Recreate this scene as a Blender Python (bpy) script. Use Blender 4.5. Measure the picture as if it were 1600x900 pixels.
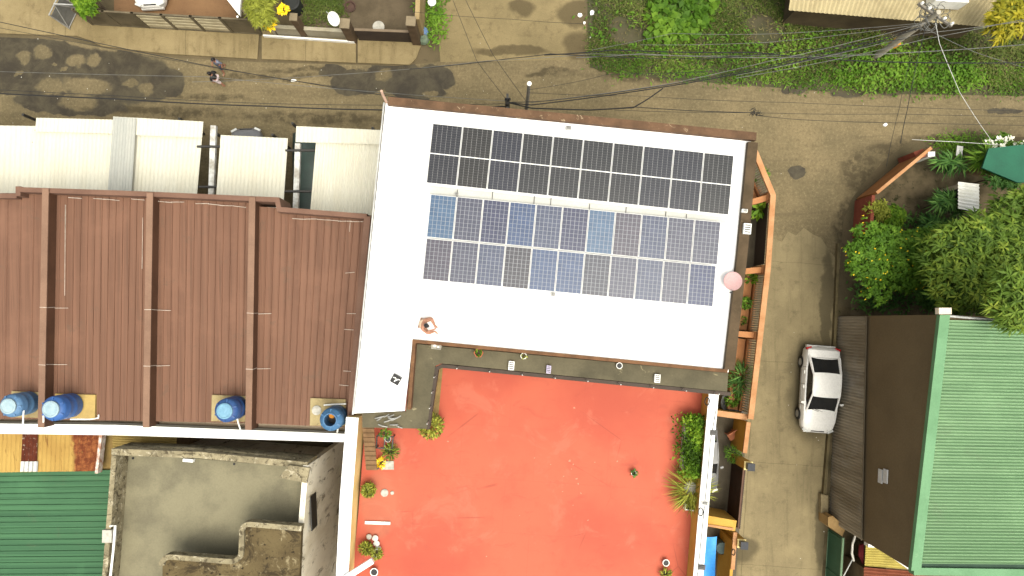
import bpy, math, random
import numpy as np
from mathutils import Vector, Matrix
random.seed(7); RNG = np.random.default_rng(7)
R = math.radians
SC = bpy.context.scene
for o in list(bpy.data.objects): bpy.data.objects.remove(o)

# ------------------------------------------------------------------ camera
H, F = 37.0, 1142.0                      # flying height (m), focal length in px of a 1600 px wide frame
VD = Vector((15, 50, -F)).normalized()   # nearly straight down
CZ = -VD
CX = (Vector((1, 0, 0)) - CZ * CZ.x).normalized()
CY = CZ.cross(CX)
cam = bpy.data.cameras.new('camera'); cam.sensor_width = 36; cam.lens = 36 * F / 1600
cam.clip_start = 0.5; cam.clip_end = 2000
co = bpy.data.objects.new('camera', cam); SC.collection.objects.link(co)
m = Matrix.Identity(4)
for i in range(3):
    m[i][0], m[i][1], m[i][2] = CX[i], CY[i], CZ[i]
m[2][3] = H
co.matrix_world = m; SC.camera = co

# ------------------------------------------------------------------ light
SUN = Vector((0.20, -0.30, 1.0)).normalized()
elev = math.asin(SUN.z); azim = math.atan2(SUN.x, SUN.y)
w = bpy.data.worlds.new('World'); SC.world = w; w.use_nodes = True
nt = w.node_tree; bg = nt.nodes['Background']
sky = nt.nodes.new('ShaderNodeTexSky'); sky.sky_type = 'NISHITA'; sky.sun_disc = False
sky.sun_elevation = elev; sky.sun_rotation = azim
sky.dust_density = 6; sky.air_density = 1.0; sky.ozone_density = 0.5
hs = nt.nodes.new('ShaderNodeHueSaturation'); hs.inputs['Saturation'].default_value = 0.35
nt.links.new(sky.outputs[0], hs.inputs['Color'])
mx = nt.nodes.new('ShaderNodeMix'); mx.data_type = 'RGBA'; mx.blend_type = 'MULTIPLY'
mx.inputs['Factor'].default_value = 1.0
nt.links.new(hs.outputs[0], mx.inputs[6]); mx.inputs[7].default_value = (1.0, 0.99, 0.90, 1)
nt.links.new(mx.outputs[2], bg.inputs['Color']); bg.inputs['Strength'].default_value = 0.15
sl = bpy.data.lights.new('sun', 'SUN'); sl.energy = 1.05; sl.angle = R(48); sl.color = (1, 0.955, 0.85)
so = bpy.data.objects.new('sun', sl); SC.collection.objects.link(so)
so.rotation_euler = (-SUN).to_track_quat('-Z', 'Y').to_euler(); so.location = (0, 0, 60)
vs = SC.view_settings; vs.view_transform = 'Standard'; vs.look = 'None'; vs.gamma = 1
vs.use_curve_mapping = False; vs.exposure = 1.08
SC.cycles.max_bounces = 6; SC.cycles.use_denoising = True

# ------------------------------------------------------------------ helpers
def P(px, py, z=0.0):
    """the point at height z that the photograph shows at pixel px, py"""
    d = CX * ((px - 800) / F) + CY * (-(py - 450) / F) - CZ
    t = (z - H) / d.z
    return Vector((d.x * t, d.y * t, z))

def on_wall(px, py, a, b):
    """the point of the vertical plane through a, b seen at px, py"""
    d = CX * ((px - 800) / F) + CY * (-(py - 450) / F) - CZ
    n = Vector((-(b.y - a.y), b.x - a.x, 0))
    t = (n.x * a.x + n.y * a.y) / (n.x * d.x + n.y * d.y)
    return Vector((d.x * t, d.y * t, H + d.z * t))

K = 1.75
def lin(c):
    c /= 255.0
    return c / 12.92 if c <= 0.04045 else ((c + 0.055) / 1.055) ** 2.4
def C(r, g, b, k=K):
    return tuple(min(0.82, lin(v) / k) for v in (r, g, b)) + (1,)
def sh(c, f): return tuple(min(0.85, v * f) for v in c[:3]) + (1,)

class NT:
    def __init__(s, name):
        s.m = bpy.data.materials.new(name); s.m.use_nodes = True
        s.t = s.m.node_tree; s.b = s.t.nodes['Principled BSDF']
        s.tc = s.n('ShaderNodeTexCoord')
        s.obj = s.tc.outputs['Object']
    def n(s, kind, **kw):
        n = s.t.nodes.new(kind)
        for k, v in kw.items(): setattr(n, k, v)
        return n
    def put(s, sock, v):
        if isinstance(v, bpy.types.NodeSocket): s.t.links.new(v, sock)
        elif v is not None: sock.default_value = v
    def math(s, op, a, b=None, c=None, clamp=False):
        n = s.n('ShaderNodeMath', operation=op, use_clamp=clamp)
        for i, v in enumerate((a, b, c)):
            if v is not None: s.put(n.inputs[i], v)
        return n.outputs[0]
    def mix(s, f, a, b, mode='MIX'):
        n = s.n('ShaderNodeMix', data_type='RGBA', blend_type=mode)
        s.put(n.inputs[0], f); s.put(n.inputs[6], a); s.put(n.inputs[7], b)
        return n.outputs[2]
    def map(s, vec=None, loc=(0, 0, 0), rot=(0, 0, 0), scale=(1, 1, 1), vt='POINT'):
        n = s.n('ShaderNodeMapping', vector_type=vt)
        s.put(n.inputs['Vector'], vec or s.obj)
        n.inputs['Location'].default_value = loc; n.inputs['Rotation'].default_value = rot
        n.inputs['Scale'].default_value = scale
        return n.outputs[0]
    def noise(s, scale, detail=5, rough=0.55, vec=None, dist=0.0):
        n = s.n('ShaderNodeTexNoise'); s.put(n.inputs['Vector'], vec or s.obj)
        n.inputs['Scale'].default_value = scale; n.inputs['Detail'].default_value = detail
        n.inputs['Roughness'].default_value = rough; n.inputs['Distortion'].default_value = dist
        return n.outputs['Fac']
    def ncol(s, scale, vec=None):
        n = s.n('ShaderNodeTexNoise'); s.put(n.inputs['Vector'], vec or s.obj)
        n.inputs['Scale'].default_value = scale; n.inputs['Detail'].default_value = 6
        return n.outputs['Color']
    def ramp(s, v, a, b, smooth=True):
        n = s.n('ShaderNodeMapRange', interpolation_type='SMOOTHSTEP' if smooth else 'LINEAR')
        s.put(n.inputs[0], v); n.inputs[1].default_value = a; n.inputs[2].default_value = b
        return n.outputs[0]
    def bump(s, h, strength=0.3, dist=0.02):
        n = s.n('ShaderNodeBump'); n.inputs['Strength'].default_value = strength
        n.inputs['Distance'].default_value = dist; s.put(n.inputs['Height'], h)
        s.put(s.b.inputs['Normal'], n.outputs[0])
    def blobs(s, lst, warp=0.9, wscale=0.9):
        """signed field: < 1 inside any of the ellipses (x, y, rx, ry, rot), edges roughened by noise"""
        v = s.ncol(wscale)
        a = s.n('ShaderNodeVectorMath', operation='SUBTRACT'); s.put(a.inputs[0], v); a.inputs[1].default_value = (.5, .5, .5)
        b = s.n('ShaderNodeVectorMath', operation='SCALE'); s.put(b.inputs[0], a.outputs[0]); b.inputs['Scale'].default_value = warp
        c = s.n('ShaderNodeVectorMath', operation='ADD'); s.put(c.inputs[0], s.obj); s.put(c.inputs[1], b.outputs[0])
        cur = None
        for (x, y, rx, ry, ro) in lst:
            mp = s.map(c.outputs[0], (x, y, 0), (0, 0, ro), (rx, ry, 1000), 'TEXTURE')
            l = s.n('ShaderNodeVectorMath', operation='LENGTH'); s.put(l.inputs[0], mp)
            cur = l.outputs['Value'] if cur is None else s.math('MINIMUM', cur, l.outputs['Value'])
        return cur
    def out(s, col, rough=0.85, spec=0.25, metal=0.0):
        s.put(s.b.inputs['Base Color'], col); s.put(s.b.inputs['Roughness'], rough)
        s.b.inputs['Specular IOR Level'].default_value = spec; s.b.inputs['Metallic'].default_value = metal
        return s.m

def PX(lst, z=0.0, s=31.0):
    """pixel ellipses -> metres on the plane z"""
    r = []
    for (x, y, rx, ry, a) in lst:
        p = P(x, y, z); r.append((p.x, p.y, rx / s, ry / s, R(-a)))
    return r

MATS = {}
def M(name, col, col2=None, scale=1.2, rough=0.85, bump=0.25, fine=14, spec=0.25, stretch=None, metal=0.0, lo=0.35, hi=0.7, spots=None, spotamt=0.62):
    if name in MATS: return MATS[name]
    s = NT(name)
    col2 = col2 or sh(col, 0.78)
    vec = s.map(scale=stretch) if stretch else None
    f = s.ramp(s.noise(scale, 7, 0.6, vec), lo, hi)
    c = s.mix(f, col, col2)
    g = s.noise(fine, 4, 0.65, vec)
    c = s.mix(s.ramp(g, 0.3, 0.75), c, s.mix(1.0, c, (0.86, 0.86, 0.86, 1), 'MULTIPLY'))
    if spots:
        q = s.noise(scale * 2.3, 8, 0.7, vec, 0.6)
        c = s.mix(s.ramp(q, spotamt, spotamt + 0.08), c, spots)
    if bump: s.bump(g, bump, 0.01)
    MATS[name] = s.out(c, rough, spec, metal)
    return MATS[name]

def sheet(name, a, b, dirt, along, fade=None):
    """profiled sheet: every rib its own tone, dirt running along the ribs; along = stretch that is long in the rib direction"""
    s = NT(name)
    c = s.mix(s.ramp(s.noise(1.0, 5, .6, s.map(scale=along)), .35, .65), a, b)
    c = s.mix(s.math('MULTIPLY', s.ramp(s.noise(2.6, 6, .7, s.map(loc=(3, 5, 0), scale=along)), .52, .66), .7), c, sh(b, .80))
    c = s.mix(s.math('MULTIPLY', s.ramp(s.noise(.45, 6, .65), .48, .7), .6), c, fade or sh(a, 1.12))
    c = s.mix(s.math('MULTIPLY', s.ramp(s.noise(1.1, 9, .75, s.map(loc=(9, 2, 0)), .4), .56, .68), .55), c, dirt)
    c = s.mix(s.ramp(s.noise(16, 3, .6), .72, .76), c, sh(a, 1.5))
    return s.out(c, .7, .2)
class MB:
    def __init__(s): s.v = []; s.f = []
    def quad(s, *p):
        i = len(s.v); s.v += [Vector(q) for q in p]; s.f.append(tuple(range(i, i + len(p)))); return s
    def prism(s, top, z0, bottom=None):
        n = len(top); i = len(s.v)
        top = [Vector(p) for p in top]
        a = sum(top[k].x * top[(k + 1) % n].y - top[(k + 1) % n].x * top[k].y for k in range(n))
        if a < 0: top.reverse()
        if bottom:
            bottom = [Vector(p) for p in bottom]
            if a < 0: bottom.reverse()
        else: bottom = [Vector((p.x, p.y, z0)) for p in top]
        s.v += top + bottom
        s.f.append(tuple(range(i, i + n))); s.f.append(tuple(range(i + 2 * n - 1, i + n - 1, -1)))
        for k in range(n):
            l = (k + 1) % n
            s.f.append((i + k, i + n + k, i + n + l, i + l))
        return s
    def box(s, c, size, rz=0.0, rx=0.0, ry=0.0):
        mt = Matrix.Rotation(rz, 3, 'Z') @ Matrix.Rotation(ry, 3, 'Y') @ Matrix.Rotation(rx, 3, 'X')
        c = Vector(c); i = len(s.v); h = [x / 2 for x in size]
        for x in (-1, 1):
            for y in (-1, 1):
                for z in (-1, 1):
                    s.v.append(c + mt @ Vector((x * h[0], y * h[1], z * h[2])))
        for f in ((0, 1, 3, 2), (4, 6, 7, 5), (0, 4, 5, 1), (2, 3, 7, 6), (0, 2, 6, 4), (1, 5, 7, 3)):
            s.f.append(tuple(i + k for k in f))
        return s
    def tube(s, pts, r, n=8, caps=True):
        pts = [Vector(p) for p in pts]; rr = r if isinstance(r, (list, tuple)) else [r] * len(pts)
        up = Vector((0, 0, 1)); i0 = len(s.v); prev = None
        for k, p in enumerate(pts):
            d = (pts[min(k + 1, len(pts) - 1)] - pts[max(k - 1, 0)]).normalized()
            if prev is None:
                a = d.cross(up if abs(d.z) < 0.9 else Vector((1, 0, 0))).normalized()
            else: a = (prev - d * prev.dot(d)).normalized()
            prev = a; b = d.cross(a)
            for q in range(n):
                t = 2 * math.pi * q / n
                s.v.append(p + (a * math.cos(t) + b * math.sin(t)) * rr[k])
        for k in range(len(pts) - 1):
            for q in range(n):
                A = i0 + k * n + q; B = i0 + k * n + (q + 1) % n
                s.f.append((A, B, B + n, A + n))
        if caps:
            s.f.append(tuple(range(i0 + n - 1, i0 - 1, -1)))
            e = i0 + (len(pts) - 1) * n; s.f.append(tuple(range(e, e + n)))
        return s
    def lathe(s, prof, c=(0, 0, 0), n=20, cap=True):
        c = Vector(c); i0 = len(s.v)
        for (r, z) in prof:
            for q in range(n):
                t = 2 * math.pi * q / n
                s.v.append(c + Vector((r * math.cos(t), r * math.sin(t), z)))
        for k in range(len(prof) - 1):
            for q in range(n):
                A = i0 + k * n + q; B = i0 + k * n + (q + 1) % n
                s.f.append((A, B, B + n, A + n))
        if cap:
            s.f.append(tuple(range(i0 + n - 1, i0 - 1, -1)))
            e = i0 + (len(prof) - 1) * n; s.f.append(tuple(range(e, e + n)))
        return s
    def strip(s, pts, wd, z0, z1, closed=False):
        """wall of width wd along a polyline, mitred; z1 may be a list"""
        pts = [Vector((p[0], p[1], 0)) for p in pts]; n = len(pts)
        zz = z1 if isinstance(z1, (list, tuple)) else [z1] * n
        L = []; Rr = []
        for k in range(n):
            a = pts[k] - pts[k - 1] if (k or closed) else pts[1] - pts[0]
            b = pts[(k + 1) % n] - pts[k] if (k < n - 1 or closed) else a
            if not (k or closed): a = b
            a = a.normalized(); b = b.normalized()
            t = (a + b).normalized(); nn = Vector((-t.y, t.x, 0))
            h = wd / 2 / max(0.4, nn.dot(Vector((-a.y, a.x, 0))))
            L.append(pts[k] + nn * h); Rr.append(pts[k] - nn * h)
        i = len(s.v)
        for k in range(n):
            for q, z in ((L[k], z0), (Rr[k], z0), (Rr[k], zz[k]), (L[k], zz[k])):
                s.v.append(Vector((q.x, q.y, z)))
        for k in range(n if closed else n - 1):
            A = i + 4 * k; B = i + 4 * ((k + 1) % n)
            for q in range(4):
                s.f.append((A + q, A + (q + 1) % 4, B + (q + 1) % 4, B + q))
        if not closed:
            s.f.append((i + 3, i + 2, i + 1, i)); e = i + 4 * (n - 1); s.f.append((e, e + 1, e + 2, e + 3))
        return s
    def corr(s, a, b, c, d, n, amp, shape='sine', thick=0.02, seg=4, rows=1):
        """ribbed sheet over the quad a b c d, ribs run a->d, counted along a->b"""
        a, b, c, d = map(Vector, (a, b, c, d))
        nu = n * seg if shape == 'sine' else n * 4
        i = len(s.v)
        us = []
        for k in range(n):
            if shape == 'sine':
                for q in range(seg): us.append(((k + q / seg) / n, amp * math.cos(2 * math.pi * q / seg)))
            else:   # narrow upstanding rib, flat pan
                us += [((k + 0.0) / n, amp), ((k + 0.10) / n, amp), ((k + 0.16) / n, 0), ((k + 0.94) / n, 0)]
        us.append((1.0, amp))
        for (u, h) in us:
            for j in range(rows + 1):
                v = j / rows
                p = (a * (1 - u) + b * u) * (1 - v) + (d * (1 - u) + c * u) * v
                s.v.append(p + Vector((0, 0, h)))
        m_ = rows + 1
        for k in range(len(us) - 1):
            for j in range(rows):
                A = i + k * m_ + j
                s.f.append((A, A + m_, A + m_ + 1, A + 1))
        return s
    def build(s, name, mat, parent=None, local=False, keep=False, smooth=False, label=None):
        me = bpy.data.meshes.new(name)
        loc = Vector((0, 0, 0))
        if parent is not None:
            if not local: loc = Vector(ROOT[parent.name])
        elif not keep and not local:
            xs = [v.x for v in s.v]; ys = [v.y for v in s.v]; zs = [v.z for v in s.v]
            loc = Vector(((min(xs) + max(xs)) / 2, (min(ys) + max(ys)) / 2, min(zs)))
        me.from_pydata([tuple(v - loc) for v in s.v], [], s.f)
        me.update()
        if smooth:
            me.polygons.foreach_set('use_smooth', [True] * len(me.polygons))
            try: me.set_sharp_from_angle(angle=R(40))
            except Exception: pass
        me.materials.append(mat)
        o = bpy.data.objects.new(name, me); SC.collection.objects.link(o)
        if parent is not None:
            o.parent = parent; ROOT[o.name] = ROOT[parent.name]
        else:
            o.location = loc; ROOT[o.name] = tuple(loc)
        if label: o['label'] = label
        return o

ROOT = {}
def T(name, label, cat, loc=(0, 0, 0), rz=0.0, group=None):
    o = bpy.data.objects.new(name, None); SC.collection.objects.link(o)
    o.empty_display_size = 0.2
    o.location = loc; o.rotation_euler = (0, 0, rz); o['label'] = label; o['category'] = cat
    if group: o['group'] = group
    ROOT[o.name] = tuple(loc)
    return o
def tag(o, label, cat, group=None):
    o['label'] = label; o['category'] = cat
    if group: o['group'] = group
    return o
def struct(o): o['kind'] = 'structure'; return o
def copy_tree(root, loc, rz, label, parent=None):
    def rec(o, par):
        c = o.copy(); SC.collection.objects.link(c)
        if par is not None: c.parent = par
        for ch in list(o.children): rec(ch, c)
        return c
    c = rec(root, None); c.location = loc; c.rotation_euler = (0, 0, rz); c['label'] = label
    return c
def lerp(a, b, t): return Vector(a) * (1 - t) + Vector(b) * t

# ------------------------------------------------------------------ materials of the setting
def road_material():
    s = NT('muddy_road')
    mud = PX([(60, 90, 110, 32, 8), (180, 120, 105, 42, 6), (40, 125, 75, 24, 0), (255, 130, 34, 24, 0), (110, 162, 90, 18, 4),
              (560, 130, 46, 20, 0), (620, 118, 60, 22, 4), (675, 120, 36, 20, 8), (650, 142, 50, 12, 4), (520, 112, 20, 10, 0),
              (1240, 140, 23, 9, 0), (1322, 146, 26, 7, 0), (1385, 143, 30, 6, 0), (1245, 270, 14, 12, 0), (1570, 175, 30, 5, 0)])
    shade_stains = PX([(480, 186, 130, 10, 2), (240, 176, 120, 7, 2), (470, 108, 60, 5, 0), (1340, 270, 30, 40, 35), (1400, 232, 50, 12, 0), (1500, 218, 90, 7, 0), (1320, 350, 16, 40, 0), (420, 120, 90, 5, 2), (330, 152, 60, 6, 2), (1000, 118, 60, 8, 4), (860, 116, 40, 5, 0)])  # shade in front of the canopies is painted in, alongside mossy stained ground
    dm = s.ramp(s.blobs(shade_stains, 1.3, .9), 1.35, .6)
    isl = PX([(38, 88, 12, 10, 0), (66, 82, 14, 12, -20), (118, 96, 17, 11, 0), (146, 96, 10, 11, 0), (80, 134, 22, 14, 0),
              (135, 135, 38, 15, 4), (122, 160, 30, 13, 4), (205, 130, 12, 8, 0), (228, 140, 12, 10, 0), (100, 108, 6, 4, 0), (85, 101, 5, 3, 0),
              (600, 118, 12, 10, 0), (568, 105, 14, 6, 0), (30, 115, 8, 5, 0), (672, 148, 12, 4, 0)])
    m1 = s.ramp(s.blobs(mud, 0.7, 1.3), 1.06, 0.94)
    m2 = s.math('ADD', s.math('MULTIPLY', s.ramp(s.blobs(isl, 0.7, 1.9), 0.75, 1.2), .9), .1)
    wet = s.math('MULTIPLY', m1, m2)
    edge = s.ramp(s.blobs(mud, 0.7, 1.3), 1.5, 0.95)
    n1 = s.noise(0.35, 6); n2 = s.noise(2.2, 8, 0.7); n3 = s.noise(18, 5, 0.7)
    c = s.mix(s.ramp(n1, 0.3, 0.7), C(146, 130, 97), C(122, 110, 82))
    c = s.mix(s.math('MULTIPLY', s.ramp(n2, 0.45, 0.75), 0.55), c, C(105, 94, 68))
    st = s.noise(1.0, 6, 0.6, s.map(scale=(0.12, 1.6, 1)))        # tyre streaks along the street
    c = s.mix(s.math('MULTIPLY', s.ramp(st, 0.5, 0.7), 0.5), c, C(98, 88, 66))
    c = s.mix(s.math('MULTIPLY', edge, 0.3), c, C(105, 95, 70))
    gv = s.noise(7, 8, .8, s.map(loc=(4, 1, 0)))
    c = s.mix(s.math('MULTIPLY', s.ramp(gv, .50, .66), .5), c, C(172, 156, 120))
    c = s.mix(s.math('MULTIPLY', s.ramp(gv, .48, .36), .5), c, C(92, 82, 60))
    mudc = s.mix(s.ramp(s.noise(1.1, 9, .75, None, .5), 0.35, 0.65), C(88, 80, 60), C(60, 53, 40))
    c = s.mix(s.math('MULTIPLY', dm, s.ramp(n2, .3, .6)), c, C(92, 82, 60))
    c = s.mix(wet, c, mudc)
    c = s.mix(s.ramp(n3, 0.68, 0.72), c, C(185, 172, 140))
    c = s.mix(s.ramp(n3, 0.36, 0.3), c, s.mix(1.0, c, (0.75, 0.75, 0.75, 1), 'MULTIPLY'))
    s.bump(s.noise(30, 6, 0.7), 0.5, 0.02)
    return s.out(c, s.math('SUBTRACT', 0.95, s.math('MULTIPLY', wet, 0.35)), 0.25)

def concrete_material(name, a, b, dark, joints=None, streak=None, stains_and_patches=None):
    s = NT(name)
    n1 = s.noise(0.4, 7, 0.6); n2 = s.noise(1.8, 9, 0.72, None, 0.4); n3 = s.noise(22, 5, 0.7)
    c = s.mix(s.ramp(n1, 0.32, 0.68), a, b)
    c = s.mix(s.math('MULTIPLY', s.ramp(n2, 0.5, 0.72), 0.7), c, dark)
    if streak:
        st = s.noise(1.3, 7, 0.65, s.map(scale=streak))
        c = s.mix(s.math('MULTIPLY', s.ramp(st, 0.48, 0.7), 0.45), c, dark)
    c = s.mix(s.math('MULTIPLY', s.ramp(s.noise(5, 6, 0.7), 0.58, 0.72), 0.5), c, sh(a, 1.25))
    if stains_and_patches:
        c = s.mix(s.math('MULTIPLY', s.ramp(s.blobs(PX(stains_and_patches), 0.8, 1.1), 1.25, 0.8), 0.75), c, sh(dark, 0.62))
    if joints:
        for (rot, off, sp, wd) in joints:
            sep = s.n('ShaderNodeSeparateXYZ'); s.put(sep.inputs[0], s.map(rot=(0, 0, rot)))
            x = s.math('ADD', sep.outputs[0], s.math('MULTIPLY', s.math('SUBTRACT', s.noise(1.5, 3), 0.5), 0.12))
            f = s.math('ABSOLUTE', s.math('SUBTRACT', s.math('FRACT', s.math('DIVIDE', s.math('ADD', x, off + 200 * sp), sp)), 0.5))
            c = s.mix(s.math('MULTIPLY', s.math('LESS_THAN', f, wd / sp / 2), 0.38), c, sh(dark, 0.55))
    c = s.mix(s.ramp(n3, 0.35, 0.7), c, s.mix(1.0, c, (0.84, 0.84, 0.84, 1), 'MULTIPLY'))
    s.bump(n3, 0.35, 0.01)
    return s.out(c, 0.92, 0.2)

def foliage(name, dark, mid, light, trans=0.25):
    s = NT(name)
    a = s.n('ShaderNodeAttribute', attribute_name='rnd')
    v = s.math('ADD', s.math('MULTIPLY', a.outputs['Fac'], 0.65), s.math('MULTIPLY', s.noise(1.1, 3), 0.5))
    r = s.n('ShaderNodeValToRGB'); s.put(r.inputs[0], v)
    e = r.color_ramp.elements
    e[0].position = 0.25; e[0].color = dark; e[1].position = 0.95; e[1].color = light
    x = e.new(0.58); x.color = mid
    s.put(s.b.inputs['Base Color'], r.outputs[0]); s.b.inputs['Roughness'].default_value = 0.55
    s.b.inputs['Specular IOR Level'].default_value = 0.12
    tr = s.n('ShaderNodeBsdfTranslucent'); s.put(tr.inputs[0], s.mix(1.0, r.outputs[0], (1.3, 1.4, 0.5, 1), 'MULTIPLY'))
    ms = s.n('ShaderNodeMixShader'); ms.inputs[0].default_value = trans
    s.put(ms.inputs[1], s.b.outputs[0]); s.put(ms.inputs[2], tr.outputs[0])
    s.put(s.t.nodes['Material Output'].inputs['Surface'], ms.outputs[0])
    return s.m

def G(r, g, b): return (r, g, b, 1)
FOL = {
    'mango': foliage('mango_leaf', G(0.025, 0.053, 0.008), G(0.091, 0.154, 0.020), G(0.266, 0.322, 0.042)),
    'lime': foliage('lime_leaf', G(0.030, 0.065, 0.006), G(0.095, 0.190, 0.012), G(0.240, 0.340, 0.030)),
    'bush': foliage('bush_leaf', G(0.029, 0.069, 0.009), G(0.081, 0.172, 0.016), G(0.184, 0.310, 0.034)),
    'grass': foliage('grass_blade', G(.035, .042, .012), G(.062, .095, .016), G(.16, .18, .05)),
    'vine': foliage('vine_leaf', G(0.021, 0.052, 0.007), G(0.057, 0.127, 0.011), G(0.149, 0.253, 0.023)),
    'yellow': foliage('yellow_leaf', G(.07, .10, .012), G(.26, .24, .02), G(.50, .40, .03)),
    'dry': foliage('dry_grass_blade', G(.06, .05, .02), G(.13, .11, .045), G(.25, .22, .10)),
    'drac': foliage('dracaena_leaf', G(0.022, 0.062, 0.015), G(0.062, 0.150, 0.031), G(0.150, 0.275, 0.062)),
    'olive': foliage('olive_leaf', G(0.060, 0.070, 0.010), G(0.200, 0.220, 0.030), G(0.420, 0.440, 0.070)),
    'flower': foliage('yellow_petal', G(0.600, 0.400, 0.010), G(0.800, 0.550, 0.015), G(0.850, 0.700, 0.050), 0.1),
    'white': foliage('white_petal', G(0.600, 0.600, 0.500), G(0.750, 0.750, 0.650), G(0.820, 0.820, 0.750), 0.1),
}
WHITE_PAINT = M('white_painted_concrete', (.80, .80, .79, 1), (.76, .76, .74, 1), 0.5, 0.8, 0.1)
CANOPY_WHITE = M('white_roof_sheet', (.56, .545, .455, 1), (.53, .505, .405, 1), 0.8, 0.6, 0.02, stretch=(2.5, .35, 1), spots=(.42, .39, .30, 1), spotamt=.68)
BROWN_SHEET = sheet('brown_roof_sheet', C(138, 101, 81), C(122, 88, 70), C(114, 92, 76), (4.5, .06, 1))
BROWN_WALL = M('brown_firewall', C(140, 106, 88), C(122, 90, 74), 0.7, 0.75, 0.15)
RED_DECK = None
DARK_METAL = M('dark_metal', (.03, .028, .025, 1), rough=0.5, spec=0.4)
BLACK = M('black_plastic', (.015, .015, .016, 1), rough=0.5)
STEEL = M('galvanised_steel', (.42, .42, .40, 1), (.3, .3, .29, 1), 3, 0.5, 0.1, metal=0.3)
WHITE_PVC = M('white_plastic', (.75, .75, .72, 1), (.66, .66, .62, 1), 4, 0.5, 0)
ORANGE = M('orange_wall_paint', C(212, 150, 100), C(186, 124, 78), 1.2, 0.85, 0.15, spots=C(160, 112, 76), spotamt=0.66)
ORANGE_TOP = M('orange_coping_paint', C(226, 172, 124), C(204, 146, 98), 1.5, 0.85, 0.2, spots=C(176, 130, 92), spotamt=.62)
YELLOW = M('yellow_wall_paint', C(236, 190, 92), C(218, 165, 72), 0.9, 0.85, 0.12, spots=C(180, 138, 70), spotamt=0.68)
PALE_LIT_YELLOW = M('pale_lit_yellow', (.74, .60, .27, 1), (.68, .50, .18, 1), 0.7, 0.85, 0.1)  # pale yellow of pillar caps; on the left parapet, light put into colour
RUST_BROWN = M('rusty_brown_edge', C(124, 94, 70), C(100, 76, 56), 1.8, 0.9, 0.3, spots=C(190, 168, 136), spotamt=0.6)
MOSS_BROWN = M('mossy_brown_edge', C(104, 86, 64), C(84, 70, 50), 2.0, 0.9, 0.3, spots=C(140, 122, 92), spotamt=0.63)
TAN_EDGE = M('tan_concrete_edge', C(160, 134, 98), C(126, 102, 72), 2.2, 0.9, 0.3)
GLASS = M('dark_glass', (.012, .013, .014, 1), (.02, .02, .02, 1), 2, 0.08, 0, spec=0.6)
SKIN = M('skin', (.34, .17, .11, 1), (.30, .145, .09, 1), 9, 0.6, 0)
HAIR = M('black_hair', (.012, .010, .010, 1), rough=0.5, spec=0.3)
BARK = M('bark', (.10, .075, .05, 1), (.06, .045, .03, 1), 6, 0.95, 0.5)
TERRACOTTA = M('terracotta', (.35, .11, .05, 1), (.26, .08, .04, 1), 4, 0.9, 0.1)
SOIL = M('soil', (.05, .035, .022, 1), rough=1)
GREY_POT = M('cement_pot', (.42, .40, .35, 1), (.3, .29, .25, 1), 5, 0.9, 0.2)
SEALANT = M('white_sealant', (.46, .40, .34, 1), (.34, .28, .23, 1), 4, 0.8, 0)
WIRE = M('black_cable', (.02, .02, .02, 1), rough=0.6)
WIRE_GREY = M('grey_cable', (.13, .13, .12, 1), (.08, .08, .075, 1), 2, 0.6, 0)

# ================================================================== SETTING: ground
gm = concrete_material('bare_ground', C(120, 106, 80), C(102, 92, 68), C(84, 74, 54))
struct(MB().quad((-300, -300, 0), (300, -300, 0), (300, 300, 0), (-300, 300, 0)).build('ground', gm, keep=True))
rd = [P(*q, .004) for q in [(-900, 60), (0, 58), (100, 62), (160, 74), (270, 90), (400, 97), (620, 103), (690, 96), (920, 92), (935, 112), (1040, 120),
      (1200, 132), (1330, 142), (1600, 146), (2300, 165), (2300, 212), (1600, 214), (1480, 214), (1420, 222), (1382, 250), (1345, 292), (1330, 312), (1318, 345), (1312, 420), (1190, 420),
      (1180, 330), (600, 330), (-900, 330)]]
rd.reverse()
struct(MB().quad(*rd).build('road', road_material(), keep=True))
lane_m = concrete_material('lane_concrete', C(172, 156, 118), C(150, 136, 103), C(122, 111, 84), streak=(2.4, .22, 1), joints=[(R(4.5), 2.1, 30, .06), (R(94), 1.4, 5.1, .03)],
                           stains_and_patches=[(1270, 610, 40, 80, 0), (1292, 480, 10, 90, 3), (1285, 830, 10, 60, 3), (1160, 860, 22, 20, 0), (1215, 330, 30, 12, 0)])  # broadest patch lies under and around the parked sedan
lane = [P(*q, .008) for q in [(1050, 1060), (1075, 620), (1190, 390), (1206, 372), (1222, 378), (1231, 362), (1244, 368), (1256, 356), (1270, 366), (1283, 372), (1296, 392), (1311, 410), (1308, 480), (1300, 620), (1290, 800), (1275, 1060)]]
struct(MB().quad(*lane).build('lane', lane_m, keep=True))
pave_m = concrete_material('pavement_concrete', C(170, 152, 112), C(150, 133, 95), C(120, 104, 74), joints=[(0, 0.9, 6.1, .05)], streak=(2.2, .25, 1))
mb = MB()
mb.prism([P(*q, .08) for q in [(-900, -60), (150, -60), (150, 66), (120, 56), (0, 52), (-900, 55)]], -.05)
mb.prism([P(*q, .10) for q in [(146, 30), (405, 48), (402, 92), (260, 84), (160, 72), (146, 66)]], -.05)
mb.prism([P(*q, .10) for q in [(409, 48), (556, 58), (556, 98), (409, 92)]], -.05)
mb.prism([P(*q, .10) for q in [(559, 55), (652, 62), (658, 70), (650, 92), (640, 101), (559, 98)]], -.05)
struct(mb.build('pavement', pave_m, keep=True))
drive_m = concrete_material('driveway_concrete', C(160, 143, 104), C(142, 127, 92), C(114, 100, 72), stains_and_patches=[(905, 70, 26, 24, 0), (900, 20, 30, 20, 0), (815, 10, 20, 14, 0), (800, 80, 60, 8, 0)])
struct(MB().quad(*[P(*q, .008) for q in [(688, 97), (920, 93), (915, 30), (905, -300), (680, -300), (684, 30)]]).build('driveway', drive_m, keep=True))
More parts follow.
